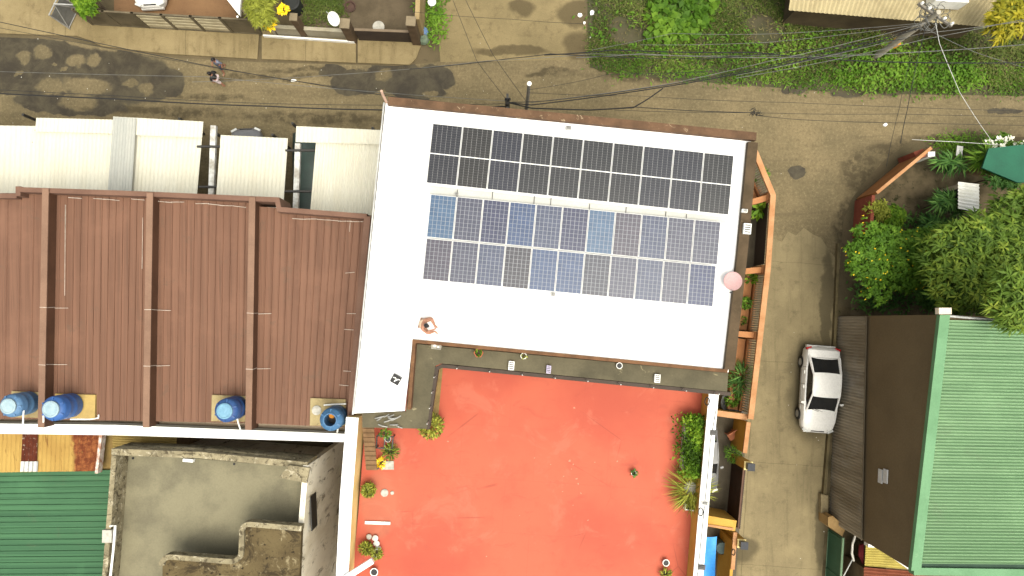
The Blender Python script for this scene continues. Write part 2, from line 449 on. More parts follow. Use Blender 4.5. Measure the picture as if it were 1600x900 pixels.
# soil under the lot and the garden
struct(MB().quad(*[P(*q, .012) for q in [(922, 106), (1040, 124), (1200, 136), (1330, 146), (1600, 150), (1900, 158), (1900, -200), (918, -200), (918, 40)]]).build('lot_ground', M('lot_soil', (.07, .06, .035, 1), (.045, .05, .022, 1), .8, 1), keep=True))
struct(MB().quad(*[P(*q, .016) for q in [(1336, 366), (1338, 312), (1420, 245), (1480, 216), (1600, 216), (1900, 220), (1900, 560), (1325, 560)]]).build('garden_ground', M('garden_soil', C(128, 114, 88), C(84, 76, 54), 1.1, 1, spots=C(60, 62, 36), spotamt=.58), keep=True))
struct(MB().quad(*[P(*q, .012) for q in [(1308, 480), (1420, 480), (1400, 1060), (1278, 1060), (1290, 800), (1300, 620)]]).build('drain_strip', M('drain_soil', C(120, 106, 78), C(84, 76, 52), 1.6, 1, spots=C(70, 70, 40), spotamt=.6), keep=True))

# ================================================================== SOLAR HOUSE
ZR = 9.0
roofpoly = [(603, 158), (1174, 214), (1138, 582), (645, 532), (632, 642), (553, 646)]
house = T('flat_roofed_house', 'tall house with bright white flat roof carrying solar panels at the street corner', 'house', P(860, 360, 0))
c0 = P(850, 370, 0)
def inset(poly, z, d):
    return [q + (c0 - q).normalized() * d for q in poly]
rp = [P(x, y, ZR) for x, y in roofpoly]
def wroof():
    s = NT('white_coated_roof')
    c = s.mix(s.ramp(s.noise(0.5, 6), 0.4, 0.75), (.80, .80, .79, 1), (.72, .73, .73, 1))
    c = s.mix(s.math('MULTIPLY', s.ramp(s.noise(1.7, 8, .7, None, .5), 0.62, 0.75), 0.35), c, (.55, .55, .53, 1))
    return s.out(c, .7, .3)
MB().prism(rp, ZR - .25).build('roof_slab', wroof(), house)
wl = [P(612, 172, 0), P(1000, 205, 0), P(1000, 205, 0)]
wallpoly = [Vector((q.x, q.y, ZR - .252)) for q in [rp[0] + Vector((.5, -.5, 0)), rp[1] + Vector((-.5, -.5, 0)), rp[2] + Vector((-.5, .3, 0)), rp[3] + Vector((-.3, .3, 0)), rp[4] + Vector((-.3, .3, 0)), rp[5] + Vector((.45, .3, 0))]]
HW = M('cream_house_wall', (.55, .47, .34, 1), (.48, .40, .28, 1), .6)
MB().prism(wallpoly, 0).build('wall', HW, house)
def windows(parent, a, b, z, n, wd=1.4, hg=1.3):
    a = Vector((a.x, a.y, 0)); b = Vector((b.x, b.y, 0)); d = (b - a).normalized(); nr = Vector((d.y, -d.x, 0))
    if nr.dot(a - Vector((c0.x, c0.y, 0))) < 0: nr = -nr
    for k in range(n):
        p = lerp(a, b, (k + .5) / n) + nr * .03; p.z = z
        rz = math.atan2(d.y, d.x)
        f = MB()
        for sx in (-1, 1): f.box(p + d * sx * wd / 2, (.07, .10, hg + .14), rz)
        for sz in (-1, 1): f.box(p + Vector((0, 0, sz * hg / 2)), (wd - .07, .10, .07), rz)
        fo = f.build('window', WHITE_PVC, parent)
        MB().box(p - nr * .005, (wd - .07, .04, hg - .07), rz).build('pane', GLASS, fo)
windows(house, wallpoly[0], wallpoly[1], 7.0, 5); windows(house, wallpoly[0], wallpoly[1], 3.4, 5)
windows(house, wallpoly[1], wallpoly[2], 7.0, 3); windows(house, wallpoly[1], wallpoly[2], 3.4, 3)
# raised edges of the roof
def pstrip(pts, wd, z0, z1, mat, name, parent):
    return MB().strip([P(x, y, z1) for x, y in pts], wd, z0, z1).build(name, mat, parent)
pstrip([(606, 157), (890, 184), (1182, 213)], .30, ZR + .003, ZR + .26, RUST_BROWN, 'north_edge', house)
pstrip([(1177, 222), (1160, 400), (1140, 578)], .38, ZR + .003, ZR + .26, MOSS_BROWN, 'east_edge', house)
pstrip([(639, 640), (647, 533), (900, 557), (1137, 580)], .13, ZR - .42, ZR + .10, M('brown_tan_edge', C(138, 100, 70), C(108, 78, 54), 2.2, .9, .3, spots=C(168, 142, 104)), 'south_edge', house)
pstrip([(604, 166), (585, 350), (556, 645)], .08, ZR + .003, ZR + .10, WHITE_PAINT, 'west_edge', house)
pstrip([(600, 160), (581, 350), (551, 648)], .06, ZR - .16, ZR - .04, STEEL, 'gutter_pipe', house)
# lightning pole at the corner
MB().tube([P(604, 160, ZR + .2), P(598, 148, ZR + .8), P(596, 142, ZR + 1.1)], .05, 6).build('corner_pole', M('pinkish_pole', (.5, .33, .25, 1)), house)
# dark concrete ledge round the terrace
ZL = 8.55
LEDGE = M('weathered_ledge', C(116, 108, 84), C(92, 86, 66), 0.7, 0.8, 0.3, spots=C(176, 164, 128), spotamt=0.625)
def L_(lst, z): return [P(x, y, z) for x, y in lst]
led = MB().prism(L_([(646, 537), (1138, 583), (1136, 612), (690, 568), (680, 572), (667, 670), (566, 668), (566, 646), (634, 643)], ZL), ZL - .22)
led.build('ledge', LEDGE, house)
rl = MB(); 
edge_px = [(1142, 616), (690, 572), (682, 576), (668, 671)]
for k in range(3):
    a, b = edge_px[k], edge_px[k + 1]
    if k == 1: continue
    for j in range(9 if k == 0 else 4):
        t = (j + .5) / (9 if k == 0 else 4)
        q = P(a[0] + (b[0] - a[0]) * t, a[1] + (b[1] - a[1]) * t, ZL)
        rl.box(q + Vector((0, 0, .3)), (.035, .035, .6))
rl.build('railing_post', STEEL, house)
MB().strip([P(x, y, ZL) for x, y in edge_px], .14, ZL - .5, ZL - .02).build('ledge_dark_strip', M('dark_edge_strip', (.06, .045, .035, 1)), house)  # dark strip along the terrace side of the ledge
# light walkway strip between the two arrays
MB().prism(L_([(672, 290), (1136, 340), (1134, 352), (671, 303)], ZR + .06), ZR + .004).build('cable_tray', M('pale_grey_sheet', (.43, .43, .40, 1), (.38, .38, .35, 1), .8, .6, 0), house)
cs = MB()
for x, y in ((715, 300), (770, 303), (835, 310), (861, 312), (921, 322), (978, 327), (1040, 334), (1072, 338)):
    cs.strip([P(x, y - 3, ZR), P(x - 1, y + 9, ZR)], .025, ZR + .066, ZR + .09)
cs.build('tray_joint', DARK_METAL, house)
for x, y, a in ((606, 197, -45), (604, 224, -40), (598, 299, -35), (578, 475, -8), (576, 500, -8), (563, 600, 25)):
    MB().box(P(x, y, ZR + .06), (.22, .018, .03), R(a)).build('tie_wire', STEEL, house)
for x, y in ((663, 313), (660, 352), (658, 371), (654, 408), (653, 470), (1128, 399), (1125, 419), (1121, 446), (1118, 456)):
    MB().box(P(x, y, ZR + .03), (.16, .03, .06), R(-5)).build('anchor', STEEL, house)
# ---- roof furniture
def small_vent(px, py, sx, sy, label, mat=None, z=ZR, slats=3):
    t = T('roof_vent', label, 'vent', P(px, py, z), R(-5), 'small boxes on the flat roof')
    MB().box((0, 0, .08), (sx, sy, .16)).build('box', mat or STEEL, t, local=True)
    g = MB()
    for k in range(slats):
        g.box((0, (k - (slats - 1) / 2) * sy / (slats + .6), .175), (sx * .75, sy / (slats + 1) * .45, .02))
    g.build('grille', DARK_METAL, t, local=True)
    return t
small_vent(888, 201, .22, .14, 'small grey drain box north of the black solar panels')
small_vent(864, 460, .16, .15, 'small grey box at the lower edge of the blue panels')
small_vent(714, 304, .15, .10, 'tiny grey box above the top left corner of the blue panels')
small_vent(1162, 330, .2, .12, 'narrow white box on brown roof edge beside the black panels', WHITE_PVC, ZR + .26)
small_vent(1166, 358, .28, .40, 'white louvred box on brown roof edge above the dark gate', WHITE_PVC, ZR + .26, 4)
for px, py, sx, sy, lb, mt in ((799, 571, .22, .34, 'white louvred box on the dark ledge right of the red pot', WHITE_PVC), (857, 577, .17, .30, 'lilac tinted vent box in the middle of dark ledge', M('lilac_plastic', (.5, .45, .6, 1))),
                       (1026, 591, .22, .32, 'white louvred box near the right end of dark ledge', WHITE_PVC)):
    small_vent(px, py, sx, sy, lb, mt, ZL, 4)
# pink satellite dish
d = T('satellite_dish', 'pale pink satellite dish on the right edge of the white roof', 'satellite dish', P(1140, 440, ZR))
pr = [(.02, .30)] + [(.36 * k / 6, .30 + .10 * (k / 6) ** 2) for k in range(1, 7)]
MB().lathe(pr + [(r - .01, z + .012) for r, z in reversed(pr[1:])] + [(.01, .31)], (0, 0, 0), 28).build('bowl', M('pink_dish', (.40, .25, .245, 1), (.37, .235, .23, 1), 3, .6, 0), d, local=True, smooth=True)
MB().tube([(0, 0, 0), (0, 0, .31)], .03).build('mast', STEEL, d, local=True)
MB().tube([(0, -.3, .36), (-.15, -.44, .6)], .012).build('feed_arm', STEEL, d, local=True)
MB().box((-.15, -.44, .62), (.07, .06, .12)).build('receiver', BLACK, d, local=True)
# black tool case
tc = T('tool_case', 'open black case lying on the white roof left of the ledge', 'tool case', P(619, 593, ZR), R(-30))
MB().box((0, 0, .05), (.34, .32, .10)).build('tray', BLACK, tc, local=True)
MB().box((0, .17, .14), (.34, .03, .2)).build('lid', BLACK, tc, local=True)
it = MB()
for x, y, a in ((-.08, .05, .3), (.02, .02, -.5), (.09, .06, .2), (0, -.04, 1.1)): it.box((x, y, .115), (.10, .035, .02), a)
it.build('tool', WHITE_PVC, tc, local=True)
# loose thin cable on roof
o = MB().tube([P(671, 291, ZR + .02), P(650, 303, ZR + .015), P(640, 306, ZR + .015), P(612, 320, ZR + .015)], .012, 5).build('roof_cable', M('pale_cable', (.45, .44, .42, 1))); tag(o, 'thin grey cable lying on white roof left of the black panels', 'cable')

# ---- solar panels
def solar_mat(name, tint, cols, rows, half, linecol, lw, lh, dash):
    s = NT(name)
    uv = s.tc.outputs['UV']; sep = s.n('ShaderNodeSeparateXYZ'); s.put(sep.inputs[0], uv)
    u, v = sep.outputs[0], sep.outputs[1]
    def line(t, n, wd):
        f = s.math('FRACT', s.math('ADD', s.math('MULTIPLY', t, n), .5))
        return s.math('LESS_THAN', s.math('ABSOLUTE', s.math('SUBTRACT', f, .5)), wd)
    lu = line(u, cols, lw); lv = line(v, rows, lh)
    oi = s.n('ShaderNodeObjectInfo')
    base = s.mix(s.ramp(s.noise(1.5, 4), .3, .7), oi.outputs['Color'], s.mix(1.0, oi.outputs['Color'], (.8, .82, .85, 1), 'MULTIPLY'))
    cid = s.n('ShaderNodeTexWhiteNoise', noise_dimensions='2D')
    cv = s.n('ShaderNodeCombineXYZ'); s.put(cv.inputs[0], s.math('FLOOR', s.math('MULTIPLY', u, cols))); s.put(cv.inputs[1], s.math('FLOOR', s.math('MULTIPLY', v, rows)))
    s.put(cid.inputs[0], cv.outputs[0])
    base = s.mix(s.math('MULTIPLY', cid.outputs[0], .35), base, s.mix(1.0, base, (1.5, 1.45, 1.4, 1), 'MULTIPLY'))
    if dash:
        dd = s.math('LESS_THAN', s.math('FRACT', s.math('MULTIPLY', v, rows)), .62)
        lu = s.math('MULTIPLY', lu, s.math('ADD', s.math('MULTIPLY', dd, .6), .4))
    c = s.mix(lv, base, s.mix(.22 if half else .75, base, linecol))
    c = s.mix(lu, c, linecol)
    if half:
        c = s.mix(s.math('LESS_THAN', s.math('ABSOLUTE', s.math('SUBTRACT', v, .5)), .008), c, (.6, .6, .58, 1))
    return s.out(c, .22, .35)
MAT_BLACK = solar_mat('black_cells', 0, 6, 24, True, (.22, .22, .22, 1), .026, .05, True)
MAT_BLUE = solar_mat('blue_cells', 0, 6, 10, False, (.25, .26, .28, 1), .038, .034, False)
ALU = M('aluminium_frame', (.72, .72, .70, 1), (.62, .62, .6, 1), 3, .45, 0, spec=.4)
def panel_meshes(wd, ht, mat):
    me = bpy.data.meshes.new('cell_sheet')
    x, y = wd / 2 - .012, ht / 2 - .012
    me.from_pydata([(-x, -y, .036), (x, -y, .036), (x, y, .036), (-x, y, .036)], [], [(0, 1, 2, 3)])
    uvl = me.uv_layers.new(name='UVMap')
    for i, uv in enumerate(((0, 0), (1, 0), (1, 1), (0, 1))): uvl.data[i].uv = uv
    me.materials.append(mat)
    f = MB()
    for sx in (-1, 1): f.box((sx * (wd / 2 - .006), 0, .02), (.012, ht, .04))
    for sy in (-1, 1): f.box((0, sy * (ht / 2 - .006), .02), (wd - .024, .012, .04))
    fm = bpy.data.meshes.new('frame'); fm.from_pydata([tuple(v) for v in f.v], [], f.f); fm.materials.append(ALU)
    fe = MB()
    for sx in (-.35, .35):
        fe.box((sx * wd, 0, -.05), (.04, ht * .98, .05))
        for sy in (-.4, .4): fe.box((sx * wd, sy * ht, -.125), (.05, .05, .11))
    rm = bpy.data.meshes.new('rail'); rm.from_pydata([tuple(v) for v in fe.v], [], fe.f); rm.materials.append(ALU)
    return me, fm, rm
ORD = ['first', 'second', 'third', 'fourth', 'fifth', 'sixth', 'seventh', 'eighth', 'ninth', 'tenth', 'eleventh']
ZP = ZR + .18
def panel_row(tl, tr, bl, br, n, mat, tints, labels, group):
    a, b, c, d = (P(*q, ZP) for q in (tl, tr, br, bl))
    wd = ((b - a).length + (c - d).length) / 2 / n - .026; ht = ((d - a).length + (c - b).length) / 2 - .03
    ms = panel_meshes(wd, ht, mat)
    rz = math.atan2((b - a).y, (b - a).x)
    for k in range(n):
        t = (k + .5) / n
        p = lerp(lerp(a, b, t), lerp(d, c, t), .5)
        o = T('solar_panel', labels[k], 'solar panel', p, rz, group)
        for nm, me in zip(('cell_sheet', 'frame', 'mounting_rail'), ms):
            q = bpy.data.objects.new(nm, me); SC.collection.objects.link(q); q.parent = o
            if nm == 'cell_sheet': q.color = tuple((c * .72 + e_ * .28) * (.60 if mat is MAT_BLUE else .85) for c, e_ in zip(tints[k][:3], (.065, .08, .125) if mat is MAT_BLUE else (.02, .021, .024))) + (1,)
bk = [(.020, .021, .028, 1), (.020, .019, .018, 1), (.020, .022, .034, 1)] + [(.019, .020, .023, 1)] * 4 + [(.02, .022, .032, 1)] * 2 + [(.019, .02, .022, 1)]
panel_row((676, 193), (1148, 243), (666, 286), (1137, 337), 10, MAT_BLACK, bk,
          [f'{"black" if k else "leftmost black"} solar panel with pale centre line' + (f', {ORD[k]} from the left' if 0 < k < 9 else (', rightmost of its row' if k == 9 else '')) for k in range(10)], 'black solar panels in the row nearest the street')
TN = {'light steel blue': (.085, .16, .27, 1), 'slate grey': (.085, .085, .12, 1), 'dark indigo': (.05, .052, .105, 1), 'blue': (.055, .095, .20, 1), 'blue grey': (.075, .09, .15, 1),
      'mauve grey': (.095, .08, .10, 1), 'dark brown': (.05, .043, .045, 1), 'navy': (.03, .045, .12, 1), 'dark grey': (.06, .06, .075, 1)}
r1 = ['light steel blue', 'slate grey', 'dark indigo', 'blue', 'blue grey', 'dark indigo', 'light steel blue', 'mauve grey', 'blue grey', 'slate grey', 'slate grey']
r2 = ['mauve grey', 'slate grey', 'blue grey', 'dark brown', 'blue', 'blue', 'dark grey', 'slate grey', 'blue grey', 'slate grey', 'navy']
panel_row((674, 303), (1127, 347), (665, 371), (1120, 414), 11, MAT_BLUE, [TN[x] for x in r1], [f'{x} solar panel, {ORD[k]} from the left in the middle row of panels' for k, x in enumerate(r1)], 'solar panels of the blue array')
panel_row((665, 372), (1120, 415), (661, 437), (1113, 480), 11, MAT_BLUE, [TN[x] for x in r2], [f'{x} solar panel, {ORD[k]} from the left in the lowest row of panels' for k, x in enumerate(r2)], 'solar panels of the blue array')

# ================================================================== TERRACE HOUSE (red roof deck)
ZD = 6.0
terr = T('terrace_house', 'yellow house with a wide red roof terrace behind the white roof', 'house', P(820, 780, 0))
def red_mat():
    s = NT('red_deck_paint')
    c = s.mix(s.ramp(s.noise(.22, 5), .35, .68), C(214, 107, 79), C(196, 90, 68))
    c = s.mix(s.math('MULTIPLY', s.ramp(s.noise(1.4, 8, .7), .5, .75), .35), c, C(196, 82, 62))
    n = s.noise(9, 4, .6, None, .3)
    spk = s.math('MULTIPLY', s.ramp(n, .74, .78), s.ramp(s.noise(.35, 2), .5, .62))
    c = s.mix(spk, c, C(235, 195, 165))
    j = s.n('ShaderNodeTexBrick'); s.put(j.inputs[0], s.map(rot=(0, 0, R(4)))); j.offset = .37
    j.inputs['Scale'].default_value = 1; j.inputs['Brick Width'].default_value = 3.1; j.inputs['Row Height'].default_value = 2.2
    j.inputs['Mortar Size'].default_value = .012; j.inputs['Mortar Smooth'].default_value = .6
    c = s.mix(s.math('MULTIPLY', j.outputs['Fac'], .30), c, C(186, 82, 64))
    c = s.mix(s.math('MULTIPLY', s.ramp(s.noise(.55, 8, .7, s.map(loc=(5, 8, 0)), .7), .52, .64), .5), c, C(216, 122, 96))
    c = s.mix(s.math('MULTIPLY', s.ramp(s.noise(.8, 9, .72, s.map(loc=(2, 3, 0), rot=(0, 0, .4), scale=(1, 2.2, 1)), .9), .56, .68), .45), c, C(180, 84, 66))
    cr = s.n('ShaderNodeTexVoronoi', feature='DISTANCE_TO_EDGE'); s.put(cr.inputs['Vector'], s.map(loc=(1, 2, 0))); cr.inputs['Scale'].default_value = .33
    c = s.mix(s.math('MULTIPLY', s.math('MULTIPLY', s.math('LESS_THAN', cr.outputs['Distance'], .006), s.ramp(s.noise(.3, 3), .5, .6)), .45), c, C(150, 70, 54))
    # worn grey patch with its own outline near the left wall
    pt = s.blobs([(P(592, 790, ZD).x - ROOT[terr.name][0], P(592, 790, ZD).y - ROOT[terr.name][1], .75, 1.4, 0)], .5, 1.2)
    c = s.mix(s.math('MULTIPLY', s.ramp(pt, 1.15, .8), .28), c, C(170, 130, 100))
    L0 = ROOT[terr.name]
    sp = [(P(x, y, ZD).x - L0[0], P(x, y, ZD).y - L0[1], r_ * .55, r_ * .4, .4) for x, y, r_ in ((890, 720, .10), (896, 726, .07), (893, 733, .06), (881, 744, .07), (901, 748, .10), (903, 756, .08), (879, 768, .05), (895, 790, .06), (908, 770, .05), (919, 813, .07), (897, 637, .10), (812, 805, .05), (965, 721, .08), (930, 722, .05), (860, 726, .06), (835, 716, .05), (700, 690, .06), (760, 870, .05))]
    c = s.mix(s.math('MULTIPLY', s.ramp(s.blobs(sp, .14, 12), 1.2, .5), .5), c, C(236, 190, 160))
    s.bump(s.noise(25, 4), .15, .005)
    return s.out(c, .75, .3)
deck = [P(x, y, ZD) for x, y in ((572, 640), (690, 566), (1108, 612), (1092, 760), (1078, 1040), (536, 1040), (560, 800))]
MB().prism(deck, ZD - .25).build('roof_deck', red_mat(), terr)
MB().prism(L_([(668, 668), (678, 572), (692, 574), (684, 660)], ZD + .012), ZD + .004).build('bare_floor_strip', M('bare_tan_floor', C(178, 150, 96), C(140, 116, 72), 1.6), terr)
tw = [q + (P(830, 800, ZD) - q).normalized() * .35 for q in deck]
MB().prism([Vector((q.x, q.y, ZD - .253)) for q in tw], 0).build('wall', YELLOW, terr)
ZT = 7.1
lp = [(551, 652), (541, 780), (528, 1040)]
MB().strip([P(x, y, ZT) for x, y in lp], .49, ZD - .3, ZT - .004).build('left_parapet', PALE_LIT_YELLOW, terr)
MB().strip([P(x, y, ZT) for x, y in lp], .50, ZT, ZT + .05).build('left_coping', WHITE_PAINT, terr)
rpz = [(1115, 614), (1102, 760), (1079, 1040)]
MB().strip([P(x, y, ZT) for x, y in rpz], .30, ZD - .3, ZT - .004).build('right_parapet', YELLOW, terr)
MB().strip([P(x, y, ZT) for x, y in rpz], .40, ZT, ZT + .05).build('right_coping', WHITE_PAINT, terr)
# wires, clips and a tile on the right coping
o = MB().tube([P(1119, 640, ZT + .07), P(1110, 690, ZT + .07), P(1106, 740, ZT + .07), P(1101, 790, ZT + .07), P(1095, 850, ZT + .07), P(1090, 900, ZT + .07)], .012, 5).build('black_cable', WIRE); tag(o, 'black cable running along the white coping right of red terrace', 'cable')
def loop(px, py, z, r, lab):
    p = P(px, py, z)
    o = MB().tube([p + Vector((r * .6 * math.cos(a), r * math.sin(a), .02 * math.sin(3 * a))) for a in np.linspace(0, 2 * math.pi, 15)], .02, 5).build('cable_loop', WIRE); tag(o, lab, 'cable')
loop(1095, 800, ZT + .08, .16, 'small black cable loop on white coping near the blue tarp')
loop(1105, 627, ZT + .08, .16, 'small dark cable loop at the upper end of yellow parapet')
for x, y, lb in ((1101, 787, 'grey drain grille set on white coping beside the trough'), (1115, 676, 'dark metal bracket on the white coping beside green hedge'), (1096, 886, 'dark metal bracket on the white coping above blue tarp')):
    t = T('coping_bracket', lb, 'bracket', P(x, y, ZT + .052), R(-4))
    MB().box((0, 0, .02), (.30, .2, .04)).build('plate', STEEL if 'grille' in lb else DARK_METAL, t, local=True)
    MB().box((0, 0, .055), (.2, .03, .03)).box((0, .06, .055), (.2, .03, .03)).build('bar', DARK_METAL, t, local=True)

# ---- foliage generator
def leaves_mesh(name, mat, base, dirs, length, width, droop, rnd, parent=None, local=False, shade=None):
    """one quad leaf per row of base; dirs unit vectors"""
    n = len(base); up = np.tile([0, 0, 1.0], (n, 1)) + RNG.normal(0, .35, (n, 3))
    side = np.cross(dirs, up); side /= np.linalg.norm(side, axis=1, keepdims=True) + 1e-9
    L = length[:, None]; W = width[:, None]
    mid = base + dirs * L * .45
    tip = base + dirs * L; tip[:, 2] -= droop * length
    v = np.stack([base, mid + side * W * .5, tip, mid - side * W * .5], 1).reshape(-1, 3)
    if not local:
        loc = np.array(ROOT[parent.name]) if parent is not None else np.array([(v[:, 0].min() + v[:, 0].max()) / 2, (v[:, 1].min() + v[:, 1].max()) / 2, v[:, 2].min()])
        v = v - loc
    me = bpy.data.meshes.new(name)
    me.vertices.add(4 * n); me.vertices.foreach_set('co', v.ravel())
    me.loops.add(4 * n); me.loops.foreach_set('vertex_index', np.arange(4 * n))
    me.polygons.add(n); me.polygons.foreach_set('loop_start', np.arange(0, 4 * n, 4)); me.polygons.foreach_set('loop_total', np.full(n, 4))
    me.update(calc_edges=True)
    at = me.attributes.new('rnd', 'FLOAT', 'POINT'); at.data.foreach_set('value', np.repeat(rnd, 4).astype(np.float32))
    me.materials.append(mat)
    o = bpy.data.objects.new(name, me); SC.collection.objects.link(o)
    if parent is not None:
        o.parent = parent; ROOT[o.name] = ROOT[parent.name]
    elif not local:
        o.location = loc; ROOT[o.name] = tuple(loc)
    return o
def unit(v): return v / (np.linalg.norm(v, axis=1, keepdims=True) + 1e-9)
def whorls(centers, normals, per, spread):
    """leaves radiating from each centre about its normal"""
    n = len(centers); c = np.repeat(centers, per, 0); nn = np.repeat(normals, per, 0)
    r = unit(RNG.normal(0, 1, (n * per, 3))); t = unit(np.cross(nn, r))
    return c, unit(t + nn * RNG.normal(spread, .2, (n * per, 1)))
def lobes(center, rad, k, lobe_r):
    c = np.array(center); out = []
    for i in range(k):
        d = unit(RNG.normal(0, 1, (1, 3)))[0]; d[2] = abs(d[2]) * .8 - .1
        out.append((c + d * np.array(rad) * RNG.uniform(.45, .85), lobe_r * RNG.uniform(.65, 1.25)))
    return out
def crown_points(lb, n, flat=.8):
    w_ = np.array([r * r for _, r in lb]); w_ /= w_.sum()
    pick = RNG.choice(len(lb), n, p=w_)
    d = unit(RNG.normal(0, 1, (n, 3))); d[:, 2] = np.where(RNG.random(n) < .75, abs(d[:, 2]), d[:, 2])
    c = np.array([lb[i][0] for i in pick]); r = np.array([lb[i][1] for i in pick])
    q = c + d * r[:, None] * (RNG.uniform(.35, 1.05, (n, 1)) ** .5) * np.array([1, 1, flat])
    return q, d
def tree(name, label, cat, px, py, zc, rad, mat, n_wh, per, ll, lw, droop=.25, k=9, lobe=.5, base=None, group=None, trunk_r=.12, flowers=None, spread=.25, zmin=.3):
    top = P(px, py, zc)
    b = base or Vector((top.x, top.y, 0))
    t = T(name, label, cat, b, 0, group)
    lb = lobes(top, rad, k, lobe * (rad[0] + rad[1]) / 2)
    q, nrm = crown_points(lb, n_wh)
    keep = q[:, 2] > zmin; q, nrm = q[keep], nrm[keep]
    c, d = whorls(q, unit(nrm + [0, 0, .7]), per, spread)
    n = len(c)
    rl_ = np.repeat(np.clip(RNG.normal(.5, .2, len(q)), 0, 1), per) * .8 + RNG.random(n) * .2
    leaves_mesh('crown', mat, c, d, RNG.uniform(.7, 1.25, n) * ll, RNG.uniform(.75, 1.2, n) * lw, droop, rl_, t)
    tk = MB(); mid = lerp(b, top, .5)
    tk.tube([b, lerp(b, top, .3) + Vector((.06, .04, 0)), mid, lerp(b, top, .8)], [trunk_r, trunk_r * .85, trunk_r * .7, trunk_r * .35], 8)
    for cc, rr in lb[:8]:
        tk.tube([mid, lerp(mid, Vector(cc), .55) + Vector((0, 0, .1)), Vector(cc)], [trunk_r * .5, trunk_r * .3, trunk_r * .12], 6)
    tk.build('trunk', BARK, t)
    if flowers:
        fm, fn, fs = flowers
        fq, fnr = crown_points(lb, fn); keep = fq[:, 2] > zc - .3; fq, fnr = fq[keep], fnr[keep]
        fq = fq + fnr * .12
        fc, fd = whorls(fq, unit(fnr + [0, 0, 1]), 6, .35)
        leaves_mesh('blossom', fm, fc, fd, np.full(len(fc), fs), np.full(len(fc), fs * .7), .05, RNG.random(len(fc)), t)
    return t
def plant_leaves(root, mat, n, r, h, ll, lw, droop=.35, z0=.0, name='foliage', rise=.5):
    """rosette bush in the root's own coordinates"""
    a = RNG.uniform(0, 2 * np.pi, n); rr = r * np.sqrt(RNG.random(n)) * .75
    b = np.stack([rr * np.cos(a), rr * np.sin(a), z0 + h * RNG.random(n) * (1 - .5 * rr / r)], 1)
    d = unit(np.stack([np.cos(a) + RNG.normal(0, .5, n), np.sin(a) + RNG.normal(0, .5, n), RNG.normal(rise, .35, n)], 1))
    return leaves_mesh(name, mat, b, d, RNG.uniform(.7, 1.3, n) * ll, RNG.uniform(.7, 1.2, n) * lw, droop, RNG.random(n), root, local=True)
def pot(label, px, py, z, r=.16, h=.26, mat=None, fol=None, n=40, fr=.25, fh=.3, ll=.2, lw=.06, empty=False, group='potted plants on the terrace', hexa=False, droop=.35):
    t = T('potted_plant' if fol else 'flower_pot', label, 'potted plant' if fol else 'pot', P(px, py, z), 0, group)
    MB().lathe([(r * .7, 0), (r, h * .9), (r * 1.12, h * .92), (r * 1.12, h), (r * .92, h), (r * .88, h * .8)], n=6 if hexa else 16, cap=False).build('pot', mat or TERRACOTTA, t, local=True)
    MB().lathe([(.001, h * .8), (r * .9, h * .8)], n=12, cap=False).build('soil', BLACK if empty else SOIL, t, local=True)
    if fol: plant_leaves(t, fol, n, fr, fh, ll, lw, droop, h * .8)
    return t
pot('bushy yellow green plant in pot against the left yellow parapet', 578, 762, ZD, .17, .28, TERRACOTTA, FOL['olive'], 420, .33, .45, .13, .05, droop=.2)
pot('low yellow green plant beside the white stones at left parapet', 574, 853, ZD, .17, .22, GREY_POT, FOL['olive'], 320, .3, .35, .13, .05, droop=.2)
pot('small green plant in pale pot below the white stones', 590, 862, ZD, .16, .2, WHITE_PVC, FOL['olive'], 220, .26, .3, .12, .045, droop=.2)
pot('white empty pot with black inside, near lower left of terrace', 586, 891, ZD, .15, .25, WHITE_PVC, None, empty=True)
for x, y, r, lb in ((577, 838, .12, 'darker round stone, uppermost of the terrace stone pile'), (587, 840, .13, 'white round stone at top right of the stone pile'), (589, 848, .13, 'white oval stone in the middle of the stone pile'), (591, 856, .12, 'bluish grey stone at the lower end of stone pile')):
    p = P(x, y, ZD)
    mbk = MB().lathe([(r * .6, 0), (r, r * .5), (r * .95, r * .9), (r * .5, r * 1.2), (.01, r * 1.25)], p, 12)
    for i_ in range(len(mbk.v)): mbk.v[i_] += Vector((random.uniform(-.012, .012), random.uniform(-.012, .012), 0))
    tag(mbk.build('garden_stone', GREY_POT if 'dark' in lb or 'bluish' in lb else M('white_stone', (.6, .58, .52, 1)), smooth=True), lb, 'stone', 'stones on the red terrace')
pot('small green plant in white pot alone on the red terrace', 989, 738, ZD, .10, .2, WHITE_PVC, FOL['drac'], 40, .13, .25, .14, .05)
pot('white pot without plant near the lower right of terrace', 1039, 877, ZD, .13, .22, WHITE_PVC, None, empty=True)
pot('small leafy plant in red pot at the lower right of terrace', 1038, 893, ZD, .13, .22, TERRACOTTA, FOL['olive'], 60, .18, .3, .2, .06)
pot('red six sided pot with green plant on the dark ledge', 748, 551, ZL, .17, .2, TERRACOTTA, FOL['lime'], 24, .12, .12, .14, .07, hexa=True, group='pots on the dark ledge')
pot('white ring shaped pot with yellowish plant left of the vent boxes', 818, 556, ZL, .11, .14, WHITE_PVC, FOL['olive'], 14, .1, .1, .1, .05, group='pots on the dark ledge')
pot('empty white ring shaped pot toward the right of dark ledge', 967, 571, ZL, .11, .14, WHITE_PVC, None, empty=True, group='pots on the dark ledge')
t = T('oblong_basin', 'grey oblong basin holding pale scraps at ledge corner', 'basin', P(682, 541, ZL), R(-6))
MB().box((0, -.1, .05), (.36, .02, .1)).box((0, .1, .05), (.36, .02, .1)).box((-.18, 0, .05), (.02, .18, .1)).box((.18, 0, .05), (.02, .18, .1)).box((0, 0, .012), (.34, .18, .02)).build('tray', GREY_POT, t, local=True)
MB().box((-.06, .02, .05), (.1, .08, .05), .4).box((.08, -.02, .05), (.08, .06, .06), -.3).build('scrap', WHITE_PVC, t, local=True)
